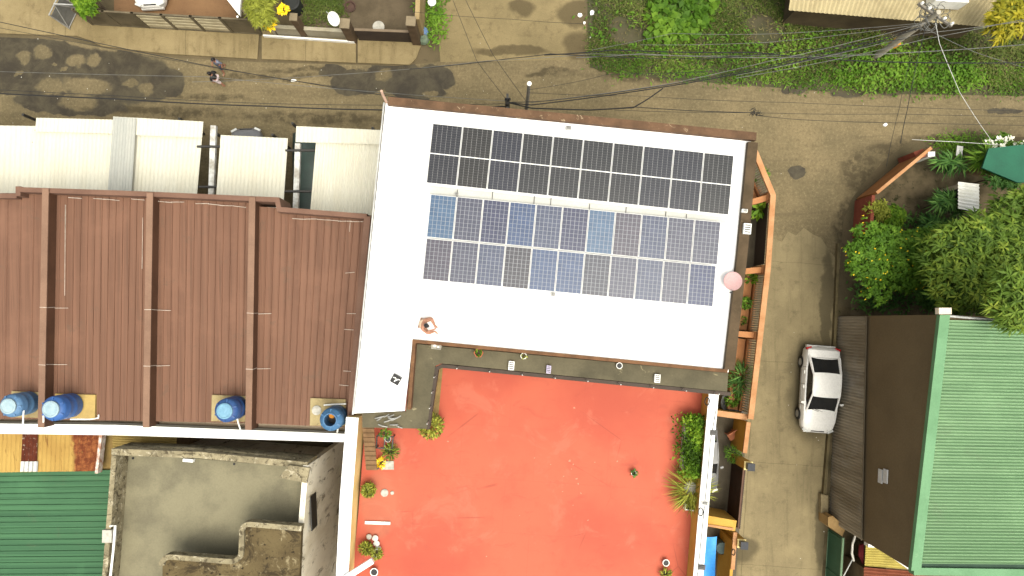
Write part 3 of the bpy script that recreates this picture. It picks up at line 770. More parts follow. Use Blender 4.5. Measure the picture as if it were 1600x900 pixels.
# hedge in a planter along the right parapet
t = T('hedge_planter', 'bright green hedge in a planter beside the right yellow parapet', 'hedge', P(1078, 692, ZD), R(-5))
MB().box((0, 0, .2), (.75, 2.1, .4)).build('planter', GREY_POT, t, local=True)
n = 3000; b = np.stack([RNG.normal(0, .27, n), RNG.uniform(-1.25, 1.25, n), .4 + .6 * RNG.random(n) ** .7], 1); b[:, 0] += .07 * np.sin(b[:, 1] * 5); b[:, 2] -= .5 * abs(b[:, 0])
leaves_mesh('foliage', FOL['lime'], b, unit(RNG.normal(0, 1, (n, 3)) + [0, 0, .4]), RNG.uniform(.08, .2, n), RNG.uniform(.05, .1, n), .2, np.clip(RNG.random(n) * .7 + .35 * np.sin(b[:, 1] * 3.1 + b[:, 0] * 4), 0, 1), t, local=True)
t = T('spiky_plant', 'spreading yellow green spiky plant at the lower end of hedge', 'plant', P(1076, 760, ZD))
MB().lathe([(.2, 0), (.28, .3), (.25, .32), (.24, .26)], n=16).build('pot', GREY_POT, t, local=True)
plant_leaves(t, FOL['olive'], 380, .5, .35, .85, .035, .35, .3, rise=.5)
t = T('white_trough', 'white trough with soil at the foot of the yellow parapet', 'planter', P(1080, 788, ZD), R(-8))
MB().box((-.3, 0, .14), (.04, .42, .28)).box((.3, 0, .14), (.04, .42, .28)).box((0, .19, .14), (.56, .04, .28)).box((0, -.19, .14), (.56, .04, .28)).build('trough', WHITE_PVC, t, local=True)
MB().box((0, 0, .1), (.55, .33, .2)).build('soil', SOIL, t, local=True)
o = plant_leaves(t, FOL['lime'], 40, .18, .15, .18, .06, .3, .2)
for v in o.data.vertices: v.co.x += .18
t = T('trailing_plant', 'yellow green trailing plant below the ledge corner', 'plant', P(676, 662, ZD), 0)
MB().lathe([(.16, 0), (.22, .28), (.2, .28), (.19, .22)], n=14).build('pot', TERRACOTTA, t, local=True)
plant_leaves(t, FOL['olive'], 620, .62, 1.2, .14, .06, .3, .25)
# plank, beam, drains
o = MB().box(P(590, 817, ZD + .04), (1.05, .12, .05), R(-2)).build('white_plank', WHITE_PVC); tag(o, 'short white plank lying on red terrace near left parapet', 'plank')
o = MB().box(P(560, 890, ZT + .15), (1.35, .22, .2), R(32)).build('white_beam', WHITE_PAINT); tag(o, 'white beam resting across the left parapet at picture bottom', 'beam')
for x, y, r, lb in ((601, 770, .16, 'round grey drain cover on red terrace near left parapet'), (613, 770, .08, 'smaller pale disc beside the round drain cover')):
    o = MB().lathe([(r, 0), (r, .03), (r * .8, .05), (.01, .05)], P(x, y, ZD), 16).build('drain_cover', GREY_POT); tag(o, lb, 'drain cover')
# narrow tiled awning and plant shelf at the left end
aw = T('tiled_awning', 'narrow brown tiled awning along the left parapet', 'awning', P(577, 690, ZD))
am = M('brown_tile', C(150, 116, 82), C(120, 92, 62), 3, .9, .2)
mt_ = MB()
for k in range(12):
    a = lerp(P(565, 648, 7.3), P(572, 734, 7.3), k / 12); b_ = lerp(P(583, 648, 7.15), P(589, 734, 7.15), k / 12)
    a2 = lerp(P(565, 648, 7.3), P(572, 734, 7.3), (k + 1.08) / 12) ; b2 = lerp(P(583, 648, 7.15), P(589, 734, 7.15), (k + 1.08) / 12)
    up = Vector((0, 0, .05))
    mt_.prism([a + up, b_ + up, b2, a2], 0, [q - Vector((0, 0, .03)) for q in (a, b_, b2 - up, a2 - up)])
mt_.build('tiles', am, aw)
MB().tube([P(587, 650, ZD), P(587, 650, 7.1)], .04).tube([P(591, 732, ZD), P(591, 732, 7.1)], .04).build('post', DARK_METAL, aw)
shf = T('plant_shelf', 'dark plant rack with pots below the ledge at left', 'plant rack', P(604, 688, ZD), R(-4))
MB().box((0, .25, .5), (.7, .05, .04)).box((0, -.25, .5), (.7, .05, .04)).box((0, 0, .5), (.05, .5, .04)).box((-.33, 0, .5), (.05, .5, .04)).box((.33, 0, .5), (.05, .5, .04)).build('shelf', DARK_METAL, shf, local=True)
lg = [MB().box((sx * .33, sy * .24, .24), (.04, .04, .48)).build('leg', DARK_METAL, shf, local=True) for sx in (-1, 1) for sy in (-1, 1)]
pot('pale ringed pot on the dark plant rack', 607, 685, ZD + .52, .12, .18, GREY_POT, None, empty=True, group='pots on the plant rack')
pot('leafy pot standing at upper end of the plant rack', 603, 676, ZD + .52, .11, .16, TERRACOTTA, FOL['bush'], 50, .18, .25, .18, .05, group='pots on the plant rack')
pot('greyish shrub in pot right of the plant rack', 612, 703, ZD, .16, .3, TERRACOTTA, FOL['mango'], 160, .32, .45, .22, .04, group='pots on the plant rack')
pot('bright yellow plant on grey slab below the plant rack', 597, 722, ZD, .13, .22, GREY_POT, FOL['flower'], 60, .18, .25, .18, .05, group='pots on the plant rack')
o = MB().box(P(606, 727, ZD + .04), (.5, .35, .06)).build('stone_slab', GREY_POT); tag(o, 'grey stone slab below the plant rack on red terrace', 'slab')
sm = MB()
for k in range(14):
    p = P(600 + random.uniform(-16, 18), 656 + random.uniform(-6, 8), ZL + .06); a = random.uniform(-.5, .6); l = random.uniform(.15, .5)
    sm.tube([p, p + Vector((l * math.cos(a) * .5, l * math.sin(a) * .5, .12)), p + Vector((l * math.cos(a), l * math.sin(a), 0))], .022, 5)
o = sm.build('scrap_heap', STEEL); tag(o, 'tangle of pale scrap metal on the dark ledge at left', 'scrap metal')

# ================================================================== BROWN ROOF BUILDING
bb = T('rowhouse_building', 'long building with brown ribbed roof divided by low firewalls', 'building', P(290, 490, 0))
zn, zs = 6.5, 6.0
FW_SIDE = M('dark_brown_firewall', C(112, 78, 58), C(98, 68, 50), .8, .75, .1)  # firewall body, a darker brown than its coping
def bz(y): return zn + (zs - zn) * (y - 310) / 350
bays = [((-420, 307), (62, 312), (58, 655), (-430, 652)), ((87, 312), (226, 318), (222, 658), (76, 656)), ((247, 318), (386, 326), (383, 660), (240, 658)), ((405, 326), (566, 338), (540, 668), (398, 662))]
nr = [24, 15, 14, 16]
full = [((-420, 300), (72, 302), (66, 655), (-430, 652)), ((72, 302), (235, 308), (229, 658), (66, 655)), ((235, 308), (394, 316), (388, 661), (229, 658)), ((394, 322), (575, 334), (545, 668), (388, 661))]
for q, n_ in zip(full, nr):
    a, b, c, d = [P(x, y, bz(y)) for x, y in q]
    MB().corr(a, b, c, d, n_, .035, 'rib').build('roof', BROWN_SHEET, bb)
wp = [P(-420, 300, 5.9), P(580, 336, 5.9), P(548, 672, 5.7), P(-430, 660, 5.7)]
MB().prism(wp, 0).build('wall', M('brown_house_wall', (.30, .24, .17, 1), (.25, .19, .13, 1)), bb)
fw = MB()
for (x0, y0), (x1, y1) in (((71, 294), (64, 668)), ((234, 301), (228, 668)), ((394, 308), (388, 672))):
    a, b = P(x0, y0, zn + .62), P(x1, y1, zs + .62)
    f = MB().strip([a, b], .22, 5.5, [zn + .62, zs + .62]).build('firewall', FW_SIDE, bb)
    for k, yy in enumerate((480, 570)):
        p = lerp(a, b, (yy - 294) / 374)
        MB().box(p + Vector((.0, 0, .006)), (.28, .022, .012), random.uniform(-.06, .06)).build('sealant_line', SEALANT, f)
        MB().box(p + Vector((.117, 0, -.3)), (.012, .022, .58), 0, R(random.uniform(-4, 4))).build('sealant_line', SEALANT, f)
        MB().box(Vector((p.x + .42, p.y - .02, p.z - .54)), (.55, .02, .02), random.uniform(-.05, .05)).build('sealant_line', SEALANT, f)
    cp = MB(); cp.v = []
    nn = Vector((-(b - a).y, (b - a).x, 0)).normalized() * .13
    up_v = Vector((0, 0, .004)); dn = Vector((0, 0, -.05))
    cp.prism([a + nn + up_v, a - nn + up_v, b - nn + up_v, b + nn + up_v], 0, [a + nn + dn, a - nn + dn, b - nn + dn, b + nn + dn])
    cp.build('coping', M('brown_coping', C(158, 124, 102), C(142, 110, 90), .8, .75, .1), f)
# parapets
zp = 7.05
np_ = MB().strip([P(30, 296, zp), P(232, 303, zp), P(433, 312, zp), P(436, 327, zp), P(573, 338, zp)], .20, 5.5, zp)
nw = np_.build('north_parapet', BROWN_WALL, bb)
MB().strip([P(-420, 300, zn + .35), P(26, 306, zn + .35)], .2, 5.5, zn + .35).strip([P(28, 306, zp), P(28, 291, zp)], .2, 5.5, zp - .003).build('stepped_parapet', BROWN_WALL, bb)
ep = MB().strip([P(574, 338, zp), P(560, 500, 6.9), P(545, 676, 6.65)], .26, 5.5, [zp - .005, 6.9, 6.62]).build('east_parapet', BROWN_WALL, bb)
def sealant(c_, size, rz=0): MB().box(c_, size, rz).build('sealant_line', SEALANT, nw)
for (xa, ya, xb, yb) in ((88, 308, 225, 313), (248, 315, 384, 323), (440, 341, 566, 346)):
    for k in range(7):
        if random.random() < .75:
            p = lerp(P(xa, ya, zn + .10), P(xb, yb, zn + .10), (k + .5) / 7)
            sealant(p + Vector((0, random.uniform(-.03, .03), 0)), (.56, .022, .02), random.uniform(-.12, .02))
for x, ya, yb in ((102, 320, 462), (223, 340, 420), (547, 348, 362)):
    a, b = P(x, ya, bz(ya) + .05), P(x - 1, yb, bz(yb) + .05)
    MB().strip([a, b], .014, 6.0, [bz(ya) + .055, bz(yb) + .055]).build('sealant_line', SEALANT, nw)
for x, y in ((547, 426), (549, 490), (545, 515), (544, 580), (537, 602)):
    sealant(P(x, y, bz(y) + .07), (.4, .02, .02), random.uniform(-.1, .1))
# white eave slab / gutter
ev = MB().prism(L_([(-430, 655), (180, 662), (545, 676), (541, 691), (180, 680), (-430, 672)], 5.9), 5.72)
ev.build('eave_slab', WHITE_PAINT, bb)
MB().strip([P(-430, 655, 5.98), P(180, 662, 5.98), P(542, 676, 5.98)], .1, 5.905, 6.0).build('gutter', M('wet_dark_gutter', (.05, .045, .035, 1)), bb)
# tanks
TB = [M('faded_blue_plastic', (.085, .17, .29, 1), (.06, .13, .25, 1), 2, .5, 0, spots=(.16, .25, .34, 1), spotamt=.62), M('blue_plastic', (.035, .10, .29, 1), (.03, .085, .24, 1), 2, .45, 0), M('navy_plastic', (.025, .06, .18, 1), (.03, .08, .2, 1), 2, .45, 0), M('steel_blue_plastic', (.05, .13, .25, 1), (.04, .11, .21, 1), 2, .5, 0)]
LID = M('pale_lid', (.28, .37, .40, 1), (.22, .31, .36, 1), 4, .6, 0); LID2 = M('light_blue_lid', (.15, .29, .39, 1), (.11, .23, .33, 1), 4, .6, 0)
def tank(label, bx, by, s, mat, lid, open_=False):
    z = bz(640) + .16
    p = P(bx, by, z)
    t = T('water_tank', label, 'water tank', p, random.uniform(0, 6), 'blue water tanks on the brown roof')
    h = 1.35 * s; r = .50 * s
    prof = [(r * .9, 0), (r, .05), (r, h * .3), (r * 1.02, h * .32), (r * 1.02, h * .36), (r, h * .38), (r, h * .62), (r * 1.02, h * .64), (r * 1.02, h * .68), (r, h * .7), (r, h * .86), (r * .93, h * .92), (r * .62, h * 1.0)]
    MB().lathe(prof, n=28, cap=not open_).build('body', mat, t, local=True, smooth=True)
    for k in range(6):
        a = k * math.pi / 3
        MB().box((r * .80 * math.cos(a), r * .80 * math.sin(a), h * .955), (r * .3, .06, .05), a, 0, R(14)).build('shoulder_rib', mat, t, local=True)
    if open_:
        MB().lathe([(r * .62, h), (r * .62, h * 1.05), (r * .52, h * 1.05), (r * .52, h * .5)], n=24, cap=False).build('neck', mat, t, local=True)
        MB().lathe([(.01, h * .5), (r * .6, h * .5)], n=24, cap=False).build('water_surface', BLACK, t, local=True)
        MB().lathe([(.01, h * .55), (.1, h * .57), (.12, h * .62), (.01, h * .66)], (.12, .05, 0), 12).build('float', M('orange_float', (.55, .22, .03, 1)), t, local=True, smooth=True)
    else:
        MB().lathe([(r * .60, h), (r * .66, h * 1.01), (r * .66, h * 1.06), (r * .55, h * 1.08), (r * .5, h * 1.065), (r * .2, h * 1.07), (.01, h * 1.09)], n=26).build('lid', lid, t, local=True, smooth=True)
    return t
def platform(x0, y0, x1, y1, lab, mat):
    z = bz(640) + .1
    o = MB().prism(L_([(x0, y0), (x1, y0 + 2), (x1 - 1, y1 + 1), (x0 - 1, y1)], z + .03), z - .3).build('tank_platform', mat); tag(o, lab, 'platform', 'tank platforms on the brown roof')
PLAT = M('concrete_platform', C(196, 178, 130), C(170, 150, 108), 1.5, .9, .2, spots=C(120, 106, 80), spotamt=.62)
PLAT2 = M('yellowed_platform', C(214, 184, 112), C(192, 164, 104), 1.5, .9, .2)
platform(18, 611, 62, 652, 'concrete platform under the leftmost blue tank', PLAT)
platform(86, 615, 149, 653, 'yellowish wide platform under the bright blue tank', PLAT2)
platform(331, 617, 384, 658, 'concrete platform under the tank left of third firewall', PLAT)
platform(485, 622, 540, 665, 'stained concrete platform under the open tank', PLAT)
tank('faded blue water tank with pale lid, leftmost on the roof', 46, 629, .93, TB[0], LID)
tank('bright blue water tank with pale lid right of first firewall', 112, 633, 1.0, TB[1], LID)
tank('navy blue water tank with light blue lid beside third firewall', 370, 636, .96, TB[2], LID2)
tank('steel blue open water tank without lid at the right end', 527, 650, .92, TB[3], LID, True)
pp = [([(37, 642, 7.2), (36, 660, 6.6), (37, 668, 5.95)], 'thin white pipe from the leftmost tank down to eave'),
      ([(68, 644, 7.2), (68, 660, 6.6), (68, 668, 5.95)], 'thin white pipe in front of the bright blue tank'),
      ([(110, 655, 6.1), (140, 655, 6.1), (154, 653, 6.1), (154, 648, 6.1)], 'white pipe running right from the bright blue tank'),
      ([(369, 646, 7.0), (372, 660, 6.5), (376, 672, 5.95)], 'thin white pipe beside the navy blue tank'),
      ([(528, 656, 7.0), (528, 668, 6.4), (527, 676, 5.95)], 'thin white pipe beside the open tank'),
      ([(506, 633, 6.25), (520, 632, 6.25), (541, 631, 6.25)], 'white pipe behind the open tank with orange joint')]
for pts, lb in pp:
    o = MB().tube([P(*q) for q in pts], .035, 6).build('water_pipe', WHITE_PVC); tag(o, lb, 'pipe', 'water pipes by the tanks')
for x, y, lb in ((495, 641, 'grey round lid lying on the stained platform'),):
    o = MB().lathe([(.2, 0), (.2, .04), (.12, .06), (.01, .06)], P(x, y, bz(640) + .14), 18).build('loose_lid', GREY_POT); tag(o, lb, 'lid')

# ================================================================== WHITE CANOPIES
ZC = 3.4
def canopy(label, quads, posts, skylight=None):
    xs = [p for q in quads for p in q[0]]
    c_ = P(sum(x for x, y in xs) / len(xs), sum(y for x, y in xs) / len(xs), 0)
    t = T('carport_canopy', label, 'canopy', c_, 0, 'white canopies along the street')
    for q, z, n_ in quads:
        a, b, c, d = [P(x, y, z - .0015 * (330 - y)) for x, y in q]
        MB().corr(a, b, c, d, n_, .011, 'sine').build('roof_sheet', CANOPY_WHITE, t)
    if skylight:
        q, z, n_ = skylight
        a, b, c, d = [P(x, y, z + .05 - .0015 * (330 - y)) for x, y in q]
        MB().corr(a, b, c, d, n_, .008, 'sine').build('translucent_sheet', M('grey_fibreglass', C(208, 208, 198), C(196, 198, 190), 1, .5, 0, stretch=(3, .3, 1)), t)
    for x, y in posts: MB().box(P(x, y, ZC / 2 - .2), (.1, .1, ZC - .5)).build('post', DARK_METAL, t)
    be = MB()
    for q, z, n_ in quads:
        for v in (.12, .9):
            a, b, c, d = [P(x, y, z - .12 - .0015 * (330 - y)) for x, y in q]
            be.tube([lerp(a, d, v), lerp(b, c, v)], .05, 6)
    be.build('purlin', DARK_METAL, t)
    return t
canopy('white canopy at the left picture edge, set back from street', [(((-430, 190), (60, 197), (54, 345), (-430, 340)), ZC - .1, 60)], [(10, 205), (-200, 200)])
canopy('widest white canopy with a grey translucent strip', [(((52, 206), (316, 213), (304, 350), (46, 345)), ZC, 42), (((57, 184), (178, 187), (176, 209), (55, 206)), ZC + .15, 20), (((177, 182), (318, 190), (316, 215), (176, 210)), ZC + .2, 23)], [(66, 192), (300, 198)], (((177, 183), (213, 185), (203, 345), (165, 343)), ZC + .24, 8))
canopy('small square white canopy between two dark gaps', [(((345, 211), (450, 216), (441, 350), (335, 345)), ZC, 17)], [(352, 218), (440, 222)])
canopy('ribbed cream canopy next to the tall white house', [(((494, 219), (606, 224), (596, 360), (483, 352)), ZC, 24), (((463, 197), (612, 204), (610, 226), (462, 222)), ZC + .15, 22)], [(470, 205), (590, 212)])
# between the canopies
for k, (xa, xb, lb) in enumerate(((333, 328, 'whitish dented gutter in the gap right of the widest canopy'), (465, 461, 'rust stained gutter in the gap left of cream canopy'))):
    o = MB().strip([P(xa, 196 if k == 0 else 224, 3.2), P(xb, 345, 3.2)], .25, 3.0, 3.2).build('metal_gutter', M('stained_white_metal', (.55, .56, .54, 1), (.28, .26, .22, 1), 3, .6, .2)); tag(o, lb, 'gutter')
for xa, xb, y, lb in ((308, 344, 229, 'dark cross bar in left canopy gap, nearer the street'), (304, 340, 292, 'dark cross bar in left canopy gap, nearer the brown roof'), (446, 492, 235, 'dark cross bar in right canopy gap, nearer the street'), (441, 487, 299, 'dark cross bar in right canopy gap, nearer the brown roof')):
    o = MB().tube([P(xa, y, 3.26), P(xb, y, 3.26)], .06, 6).build('cross_bar', DARK_METAL); tag(o, lb, 'beam', 'cross bars in the canopy gaps')

# ================================================================== CAR
def car(label, loc, rz, paint, L=4.3, W=1.68):
    t = T('parked_car', label, 'car', loc, rz)
    l = L / 2; hw = W / 2
    st = [(-1, .70, .62), (-.985, .82, .80), (-.93, .93, .93), (-.75, .98, .97), (-.5, 1, .96), (0, 1, .95), (.35, 1, .94), (.5, .985, .92), (.72, .95, .86), (.88, .88, .77), (.96, .74, .66), (1, .58, .55)]
    mb = MB(); NPT = 0
    for (yy, wf, h) in st:
        w_ = hw * wf; y = yy * l
        half = [(w_ * .90, .20), (w_ * .985, .34), (w_, .50), (w_ * .985, h * .78), (w_ * .93, h * .93), (w_ * .80, h * .985), (w_ * .42, h + .012), (0, h + .02)]
        ring = half + [(-x, z) for x, z in reversed(half[:-1])]
        NPT = len(ring)
        mb.v += [Vector((x, y, z)) for x, z in ring]
    for k in range(len(st) - 1):
        for q in range(NPT - 1):
            A = k * NPT + q; mb.f.append((A, A + NPT, A + NPT + 1, A + 1))
        mb.f.append((k * NPT + NPT - 1, (k + 1) * NPT + NPT - 1, (k + 1) * NPT, k * NPT))
    mb.f.append(tuple(range(0, NPT))); e = (len(st) - 1) * NPT; mb.f.append(tuple(range(e + NPT - 1, e - 1, -1)))
    body = mb.build('body', paint, t, local=True, smooth=True)
    # glasshouse
    yb, yf, tb, tf = -.76 * l, .47 * l, -.36 * l, .08 * l
    zb, zt = .95, 1.40; wb, wt = hw * .87, hw * .73
    B = [Vector((-wb * .93, yb, zb)), Vector((wb * .93, yb, zb)), Vector((wb, yb + .5, zb)), Vector((wb, yf - .55, zb - .02)), Vector((wb * .9, yf, zb - .04)), Vector((-wb * .9, yf, zb - .04)), Vector((-wb, yf - .55, zb - .02)), Vector((-wb, yb + .5, zb))]
    Tt = [Vector((-wt * .93, tb, zt)), Vector((wt * .93, tb, zt)), Vector((wt, tb + .3, zt + .01)), Vector((wt, tf - .3, zt + .01)), Vector((wt * .93, tf, zt - .02)), Vector((-wt * .93, tf, zt - .02)), Vector((-wt, tf - .3, zt + .01)), Vector((-wt, tb + .3, zt + .01))]
    for nm, ks in (('rear_window', (0,)), ('windscreen', (4,)), ('side_window', (1, 2, 3)), ('side_window', (5, 6, 7))):
        g = MB()
        for k in ks: g.quad(B[k], B[(k + 1) % 8], Tt[(k + 1) % 8], Tt[k])
        g.build(nm, GLASS, t, local=True)
    r = MB(); N = 8
    for i in range(N + 1):
        for j in range(N + 1):
            v = i / N; u = j / N * 2 - 1
            y = tb - .05 + (tf - tb + .1) * v
            w_ = wt * (1.05 - .07 * (2 * v - 1) ** 2)
            y2 = y + (.06 * (u * u) * (1 if v < .5 else -1) * -1 * (abs(2 * v - 1)))
            r.v.append(Vector((u * w_, y2 + (.09 * (1 - u * u) * (2 * v - 1)), zt + .025 + .045 * (1 - u * u) * (1 - (2 * v - 1) ** 2) + .012)))
    for i in range(N):
        for j in range(N):
            A = i * (N + 1) + j; r.f.append((A, A + 1, A + N + 2, A + N + 1))
    r.build('roof', paint, t, local=True, smooth=True)
    for s_ in (-1, 1):
        pl = MB().tube([Vector((s_ * wb * .92, yf + .02, zb - .03)), Vector((s_ * (wt + .01), tf - .02, zt + .02)), Vector((s_ * (wt + .02), (tb + tf) / 2, zt + .035)), Vector((s_ * (wt + .01), tb, zt + .02)), Vector((s_ * wb * .95, yb - .02, zb))], [.05, .04, .035, .05, .08], 6)
        pl.build('pillar', paint, t, local=True, smooth=True)
        MB().tube([Vector((s_ * wb * 1.0, -.12 * l, zb)), Vector((s_ * (wt + .01), -.12 * l, zt))], .025, 6).build('door_pillar', DARK_METAL, t, local=True)
    for s_ in (-1, 1):
        for y in (-.62 * l, .60 * l):
            wh = MB(); c_ = Vector((s_ * (hw - .075), y, .30))
            wh.tube([c_ + Vector((-.10, 0, 0)), c_ + Vector((-.085, 0, 0)), c_ + Vector((.085, 0, 0)), c_ + Vector((.10, 0, 0))], [.26, .30, .30, .26], 20)
            wo = wh.build('wheel', BLACK, t, local=True, smooth=True)
            MB().tube([c_ + Vector((-.105, 0, 0)), c_ + Vector((.105, 0, 0))], .18, 14).build('rim', STEEL, wo, local=True)
        mi = MB().box((s_ * (hw + .07), .30 * l, .98), (.16, .09, .11), s_ * -.2)
        mi.build('wing_mirror', paint, t, local=True)
        MB().box((s_ * hw * .70, l * .955, .63), (.30, .10, .12), s_ * -.45).build('headlight', M('headlight_lens', (.55, .56, .54, 1), rough=.15), t, local=True)
        MB().box((s_ * hw * .80, -l * .965, .74), (.26, .10, .15), s_ * .25).build('tail_light', M('red_lens', (.35, .01, .012, 1), rough=.25), t, local=True)
    MB().box((0, l * .985, .30), (W * .66, .12, .16)).build('front_bumper', paint, t, local=True)
    MB().box((0, -l * 1.0, .42), (W * .80, .16, .20)).build('rear_bumper', paint, t, local=True)
    MB().box((0, l * .965, .655), (W * .36, .05, .06)).build('grille', BLACK, t, local=True)
    hl = MB()
    for s_ in (-1, 1):
        hl.tube([Vector((s_ * hw * .80, yf + .05, .905)), Vector((s_ * hw * .70, l * .72, .84)), Vector((s_ * hw * .5, l * .93, .71))], .008, 4)
    hl.build('bonnet_seam', DARK_METAL, t, local=True)
    for s_ in (-1, 1):
        for y in (-.06 * l, -.40 * l): MB().box((s_ * hw * .985, y, .80), (.05, .16, .03)).build('door_handle', paint, t, local=True)
        for y in (.36 * l, -.12 * l, -.52 * l):
            MB().tube([(s_ * hw * 1.004, y, .32), (s_ * hw * 1.002, y, .62), (s_ * hw * .955, y, .88)], .008, 4).build('door_seam', DARK_METAL, t, local=True)
        MB().tube([(s_ * .1, yf + .06, .93), (s_ * .1 + .42, yf - .06, .965)], .012, 4).build('wiper', DARK_METAL, t, local=True)
    MB().tube([(-hw * .82, -.76 * l, .972), (0, -.755 * l, .998), (hw * .82, -.76 * l, .972)], .008, 4).build('boot_seam', DARK_METAL, t, local=True)
    MB().box((0, -l * 1.005, .62), (.42, .03, .12)).build('number_plate', M('pale_plate', (.5, .5, .46, 1)), t, local=True)
    sd = MB()
    for s_ in (-1, 1):
        sd.box((s_ * hw * 1.003, -.02 * l, .56), (.02, L * .5, .05))
    sd.build('side_moulding', STEEL, t, local=True)
    return t
WP = M('white_car_paint', (.66, .65, .62, 1), (.62, .61, .58, 1), 1.5, .3, 0, spec=.5)
cf, cr = P(1275, 673, .5), P(1284, 545, .6)
cc = lerp(cf, cr, .5); cc.z = .01
car('white sedan with dark windows parked at the right of the lane', cc, math.atan2((cf - cr).y, (cf - cr).x) - math.pi / 2, WP, L=(cf - cr).length + .15, W=1.80)
car('silver car in the yard, mostly hidden under the white coping', Vector((P(1092, 762, 0).x, P(1098, 708, 0).y, .012)), R(182), M('silver_car_paint', (.12, .12, .12, 1), (.10, .10, .10, 1), 1.5, .35, 0, spec=.4), 3.6, 1.55)
car('dark grey car under the small white canopy', Vector((P(388, 205, .6).x, P(388, 205, .6).y - 2.0, .012)), R(3), M('grey_car_paint', (.14, .14, .145, 1), rough=.3, spec=.5))
car('white car on the brown forecourt behind the long gate', Vector((P(232, 12, .5).x, P(232, 12, .5).y + 2.15, .012)), R(184), WP)
# dark green van between canopies
vn = T('covered_van', 'dark green vehicle seen in the gap left of cream canopy', 'van', Vector((P(480, 280, 1.9).x, P(480, 280, 1.9).y, .012)), R(2))
vg = M('dark_green_paint', (.03, .055, .045, 1), (.025, .04, .034, 1), 2, .35, 0, spec=.5)
vm = MB()
for y in np.linspace(-2.3, 2.3, 9):
    k = 1 - .06 * abs(y / 2.3) ** 4
    ring = [(.78 * k, .3), (.82 * k, .9), (.74 * k, 1.7), (.55 * k, 1.9), (0, 1.96), (-.55 * k, 1.9), (-.74 * k, 1.7), (-.82 * k, .9), (-.78 * k, .3)]
    vm.v += [Vector((x, y, z)) for x, z in ring]
for k in range(8):
    for q in range(8):
        A = k * 9 + q; vm.f.append((A, A + 9, A + 10, A + 1))
vm.f.append(tuple(range(9))); vm.f.append(tuple(range(72 + 8, 71, -1)))
vm.build('body', vg, vn, local=True, smooth=True)
MB().box((0, 2.2, 1.4), (1.3, .12, .5)).build('windscreen', GLASS, vn, local=True)
for sx in (-1, 1):
    for y in (-1.4, 1.4): MB().tube([(sx * .7 - .1, y, .32), (sx * .7 + .1, y, .32)], .31, 16).build('wheel', BLACK, vn, local=True)

# ================================================================== ROOFS AT LOWER LEFT
def rust_mat():
    s = NT('rusty_yellow_sheet')
    st = s.noise(2.2, 7, .7, s.map(scale=(5, .5, 1)))
    c = s.mix(s.ramp(s.noise(.8, 5), .35, .7), C(200, 166, 92), C(182, 146, 78))
    c = s.mix(s.math('MULTIPLY', s.ramp(st, .58, .64), .8), c, C(120, 78, 34))
    sep = s.n('ShaderNodeSeparateXYZ'); s.put(sep.inputs[0], s.obj)
    jit = s.math('MULTIPLY', s.math('SUBTRACT', s.noise(1.6, 6), .5), .5)
    x = s.math('ADD', sep.outputs[0], jit)
    rx = P(136, 705, 4.2).x - RX
    d_ = s.math('ABSOLUTE', s.math('SUBTRACT', x, rx))
    rust = s.ramp(d_, .72, .5)
    rc = s.mix(s.ramp(s.noise(4, 8, .75), .4, .65), C(112, 54, 28), C(166, 102, 58))
    c = s.mix(s.math('MULTIPLY', rust, s.ramp(s.noise(3, 7, .7), .30, .42)), c, rc)
    return s.out(c, .85, .2)
yr = T('rusty_roof', 'yellow corrugated roof with rust streaks below the brown building', 'roof', P(20, 705, 0))
RX = ROOT[yr.name][0]
a, b, c, d = P(-430, 660, 4.3), P(160, 672, 4.3), P(157, 736, 4.1), P(-430, 744, 4.1)
MB().corr(a, b, c, d, 84, .02, 'sine').build('roof_sheet', rust_mat(), yr)
a, b, c, d = P(36, 668, 4.36), P(60, 668, 4.36), P(58, 726, 4.16), P(33, 726, 4.16)
MB().corr(a, b, c, d, 4, .02, 'sine').build('patch_sheet', M('dark_rust_sheet', C(104, 46, 24), C(84, 36, 18), 2.5, .9, .1, spots=C(180, 168, 150), spotamt=.56), yr)
a, b, c, d = P(33, 721, 4.22), P(60, 721, 4.22), P(59, 737, 4.17), P(32, 737, 4.17)
MB().corr(a, b, c, d, 4, .02, 'sine').build('zinc_patch', STEEL, yr)
MB().strip([P(159, 674, 4.3), P(155, 738, 4.12)], .12, 4.0, 4.36).build('edge_flashing', M('chipped_white_flashing', (.6, .55, .5, 1), (.3, .14, .08, 1), 4, .8, .2), yr)
MB().prism([P(-430, 676, 3.9), P(150, 676, 3.9), P(150, 734, 3.9), P(-430, 736, 3.9)], 0).build('wall', TAN_EDGE, yr)
o = MB().prism(L_([(161, 672), (180, 672), (176, 740), (160, 738)], 3.6), 0).build('side_wall', M('tan_yellow_wall', C(170, 142, 84), C(140, 116, 70), 1.5)); tag(o, 'tan wall top between the rusty roof and the ridged yellow roof', 'wall')
yr2 = T('small_yellow_roof', 'small yellow roof with horizontal ridges above the grey deck', 'roof', P(225, 690, 0))
a, b, c, d = P(176, 702, 4.2), P(176, 664, 4.4), P(276, 668, 4.4), P(276, 704, 4.2)
MB().corr(a, b, c, d, 10, .03, 'sine').build('roof_sheet', M('dull_yellow_sheet', C(188, 164, 98), C(166, 142, 80), 1.5, .8, .1), yr2)
MB().prism([P(182, 702, 3.9), P(272, 704, 3.9), P(272, 672, 3.9), P(182, 668, 3.9)], 0).build('wall', TAN_EDGE, yr2)
gr = T('green_roof_shed', 'low dark green ribbed roof at the lower left corner', 'roof', P(60, 820, 0))
a, b, c, d = P(-430, 1060, 3.3), P(-430, 742, 3.7), P(182, 734, 3.7), P(158, 1060, 3.3)
MB().corr(a, b, c, d, 36, .04, 'rib').build('roof_sheet', sheet('green_roof_sheet', C(78, 124, 86), C(64, 106, 74), C(92, 112, 84), (.06, 4.5, 1)), gr)
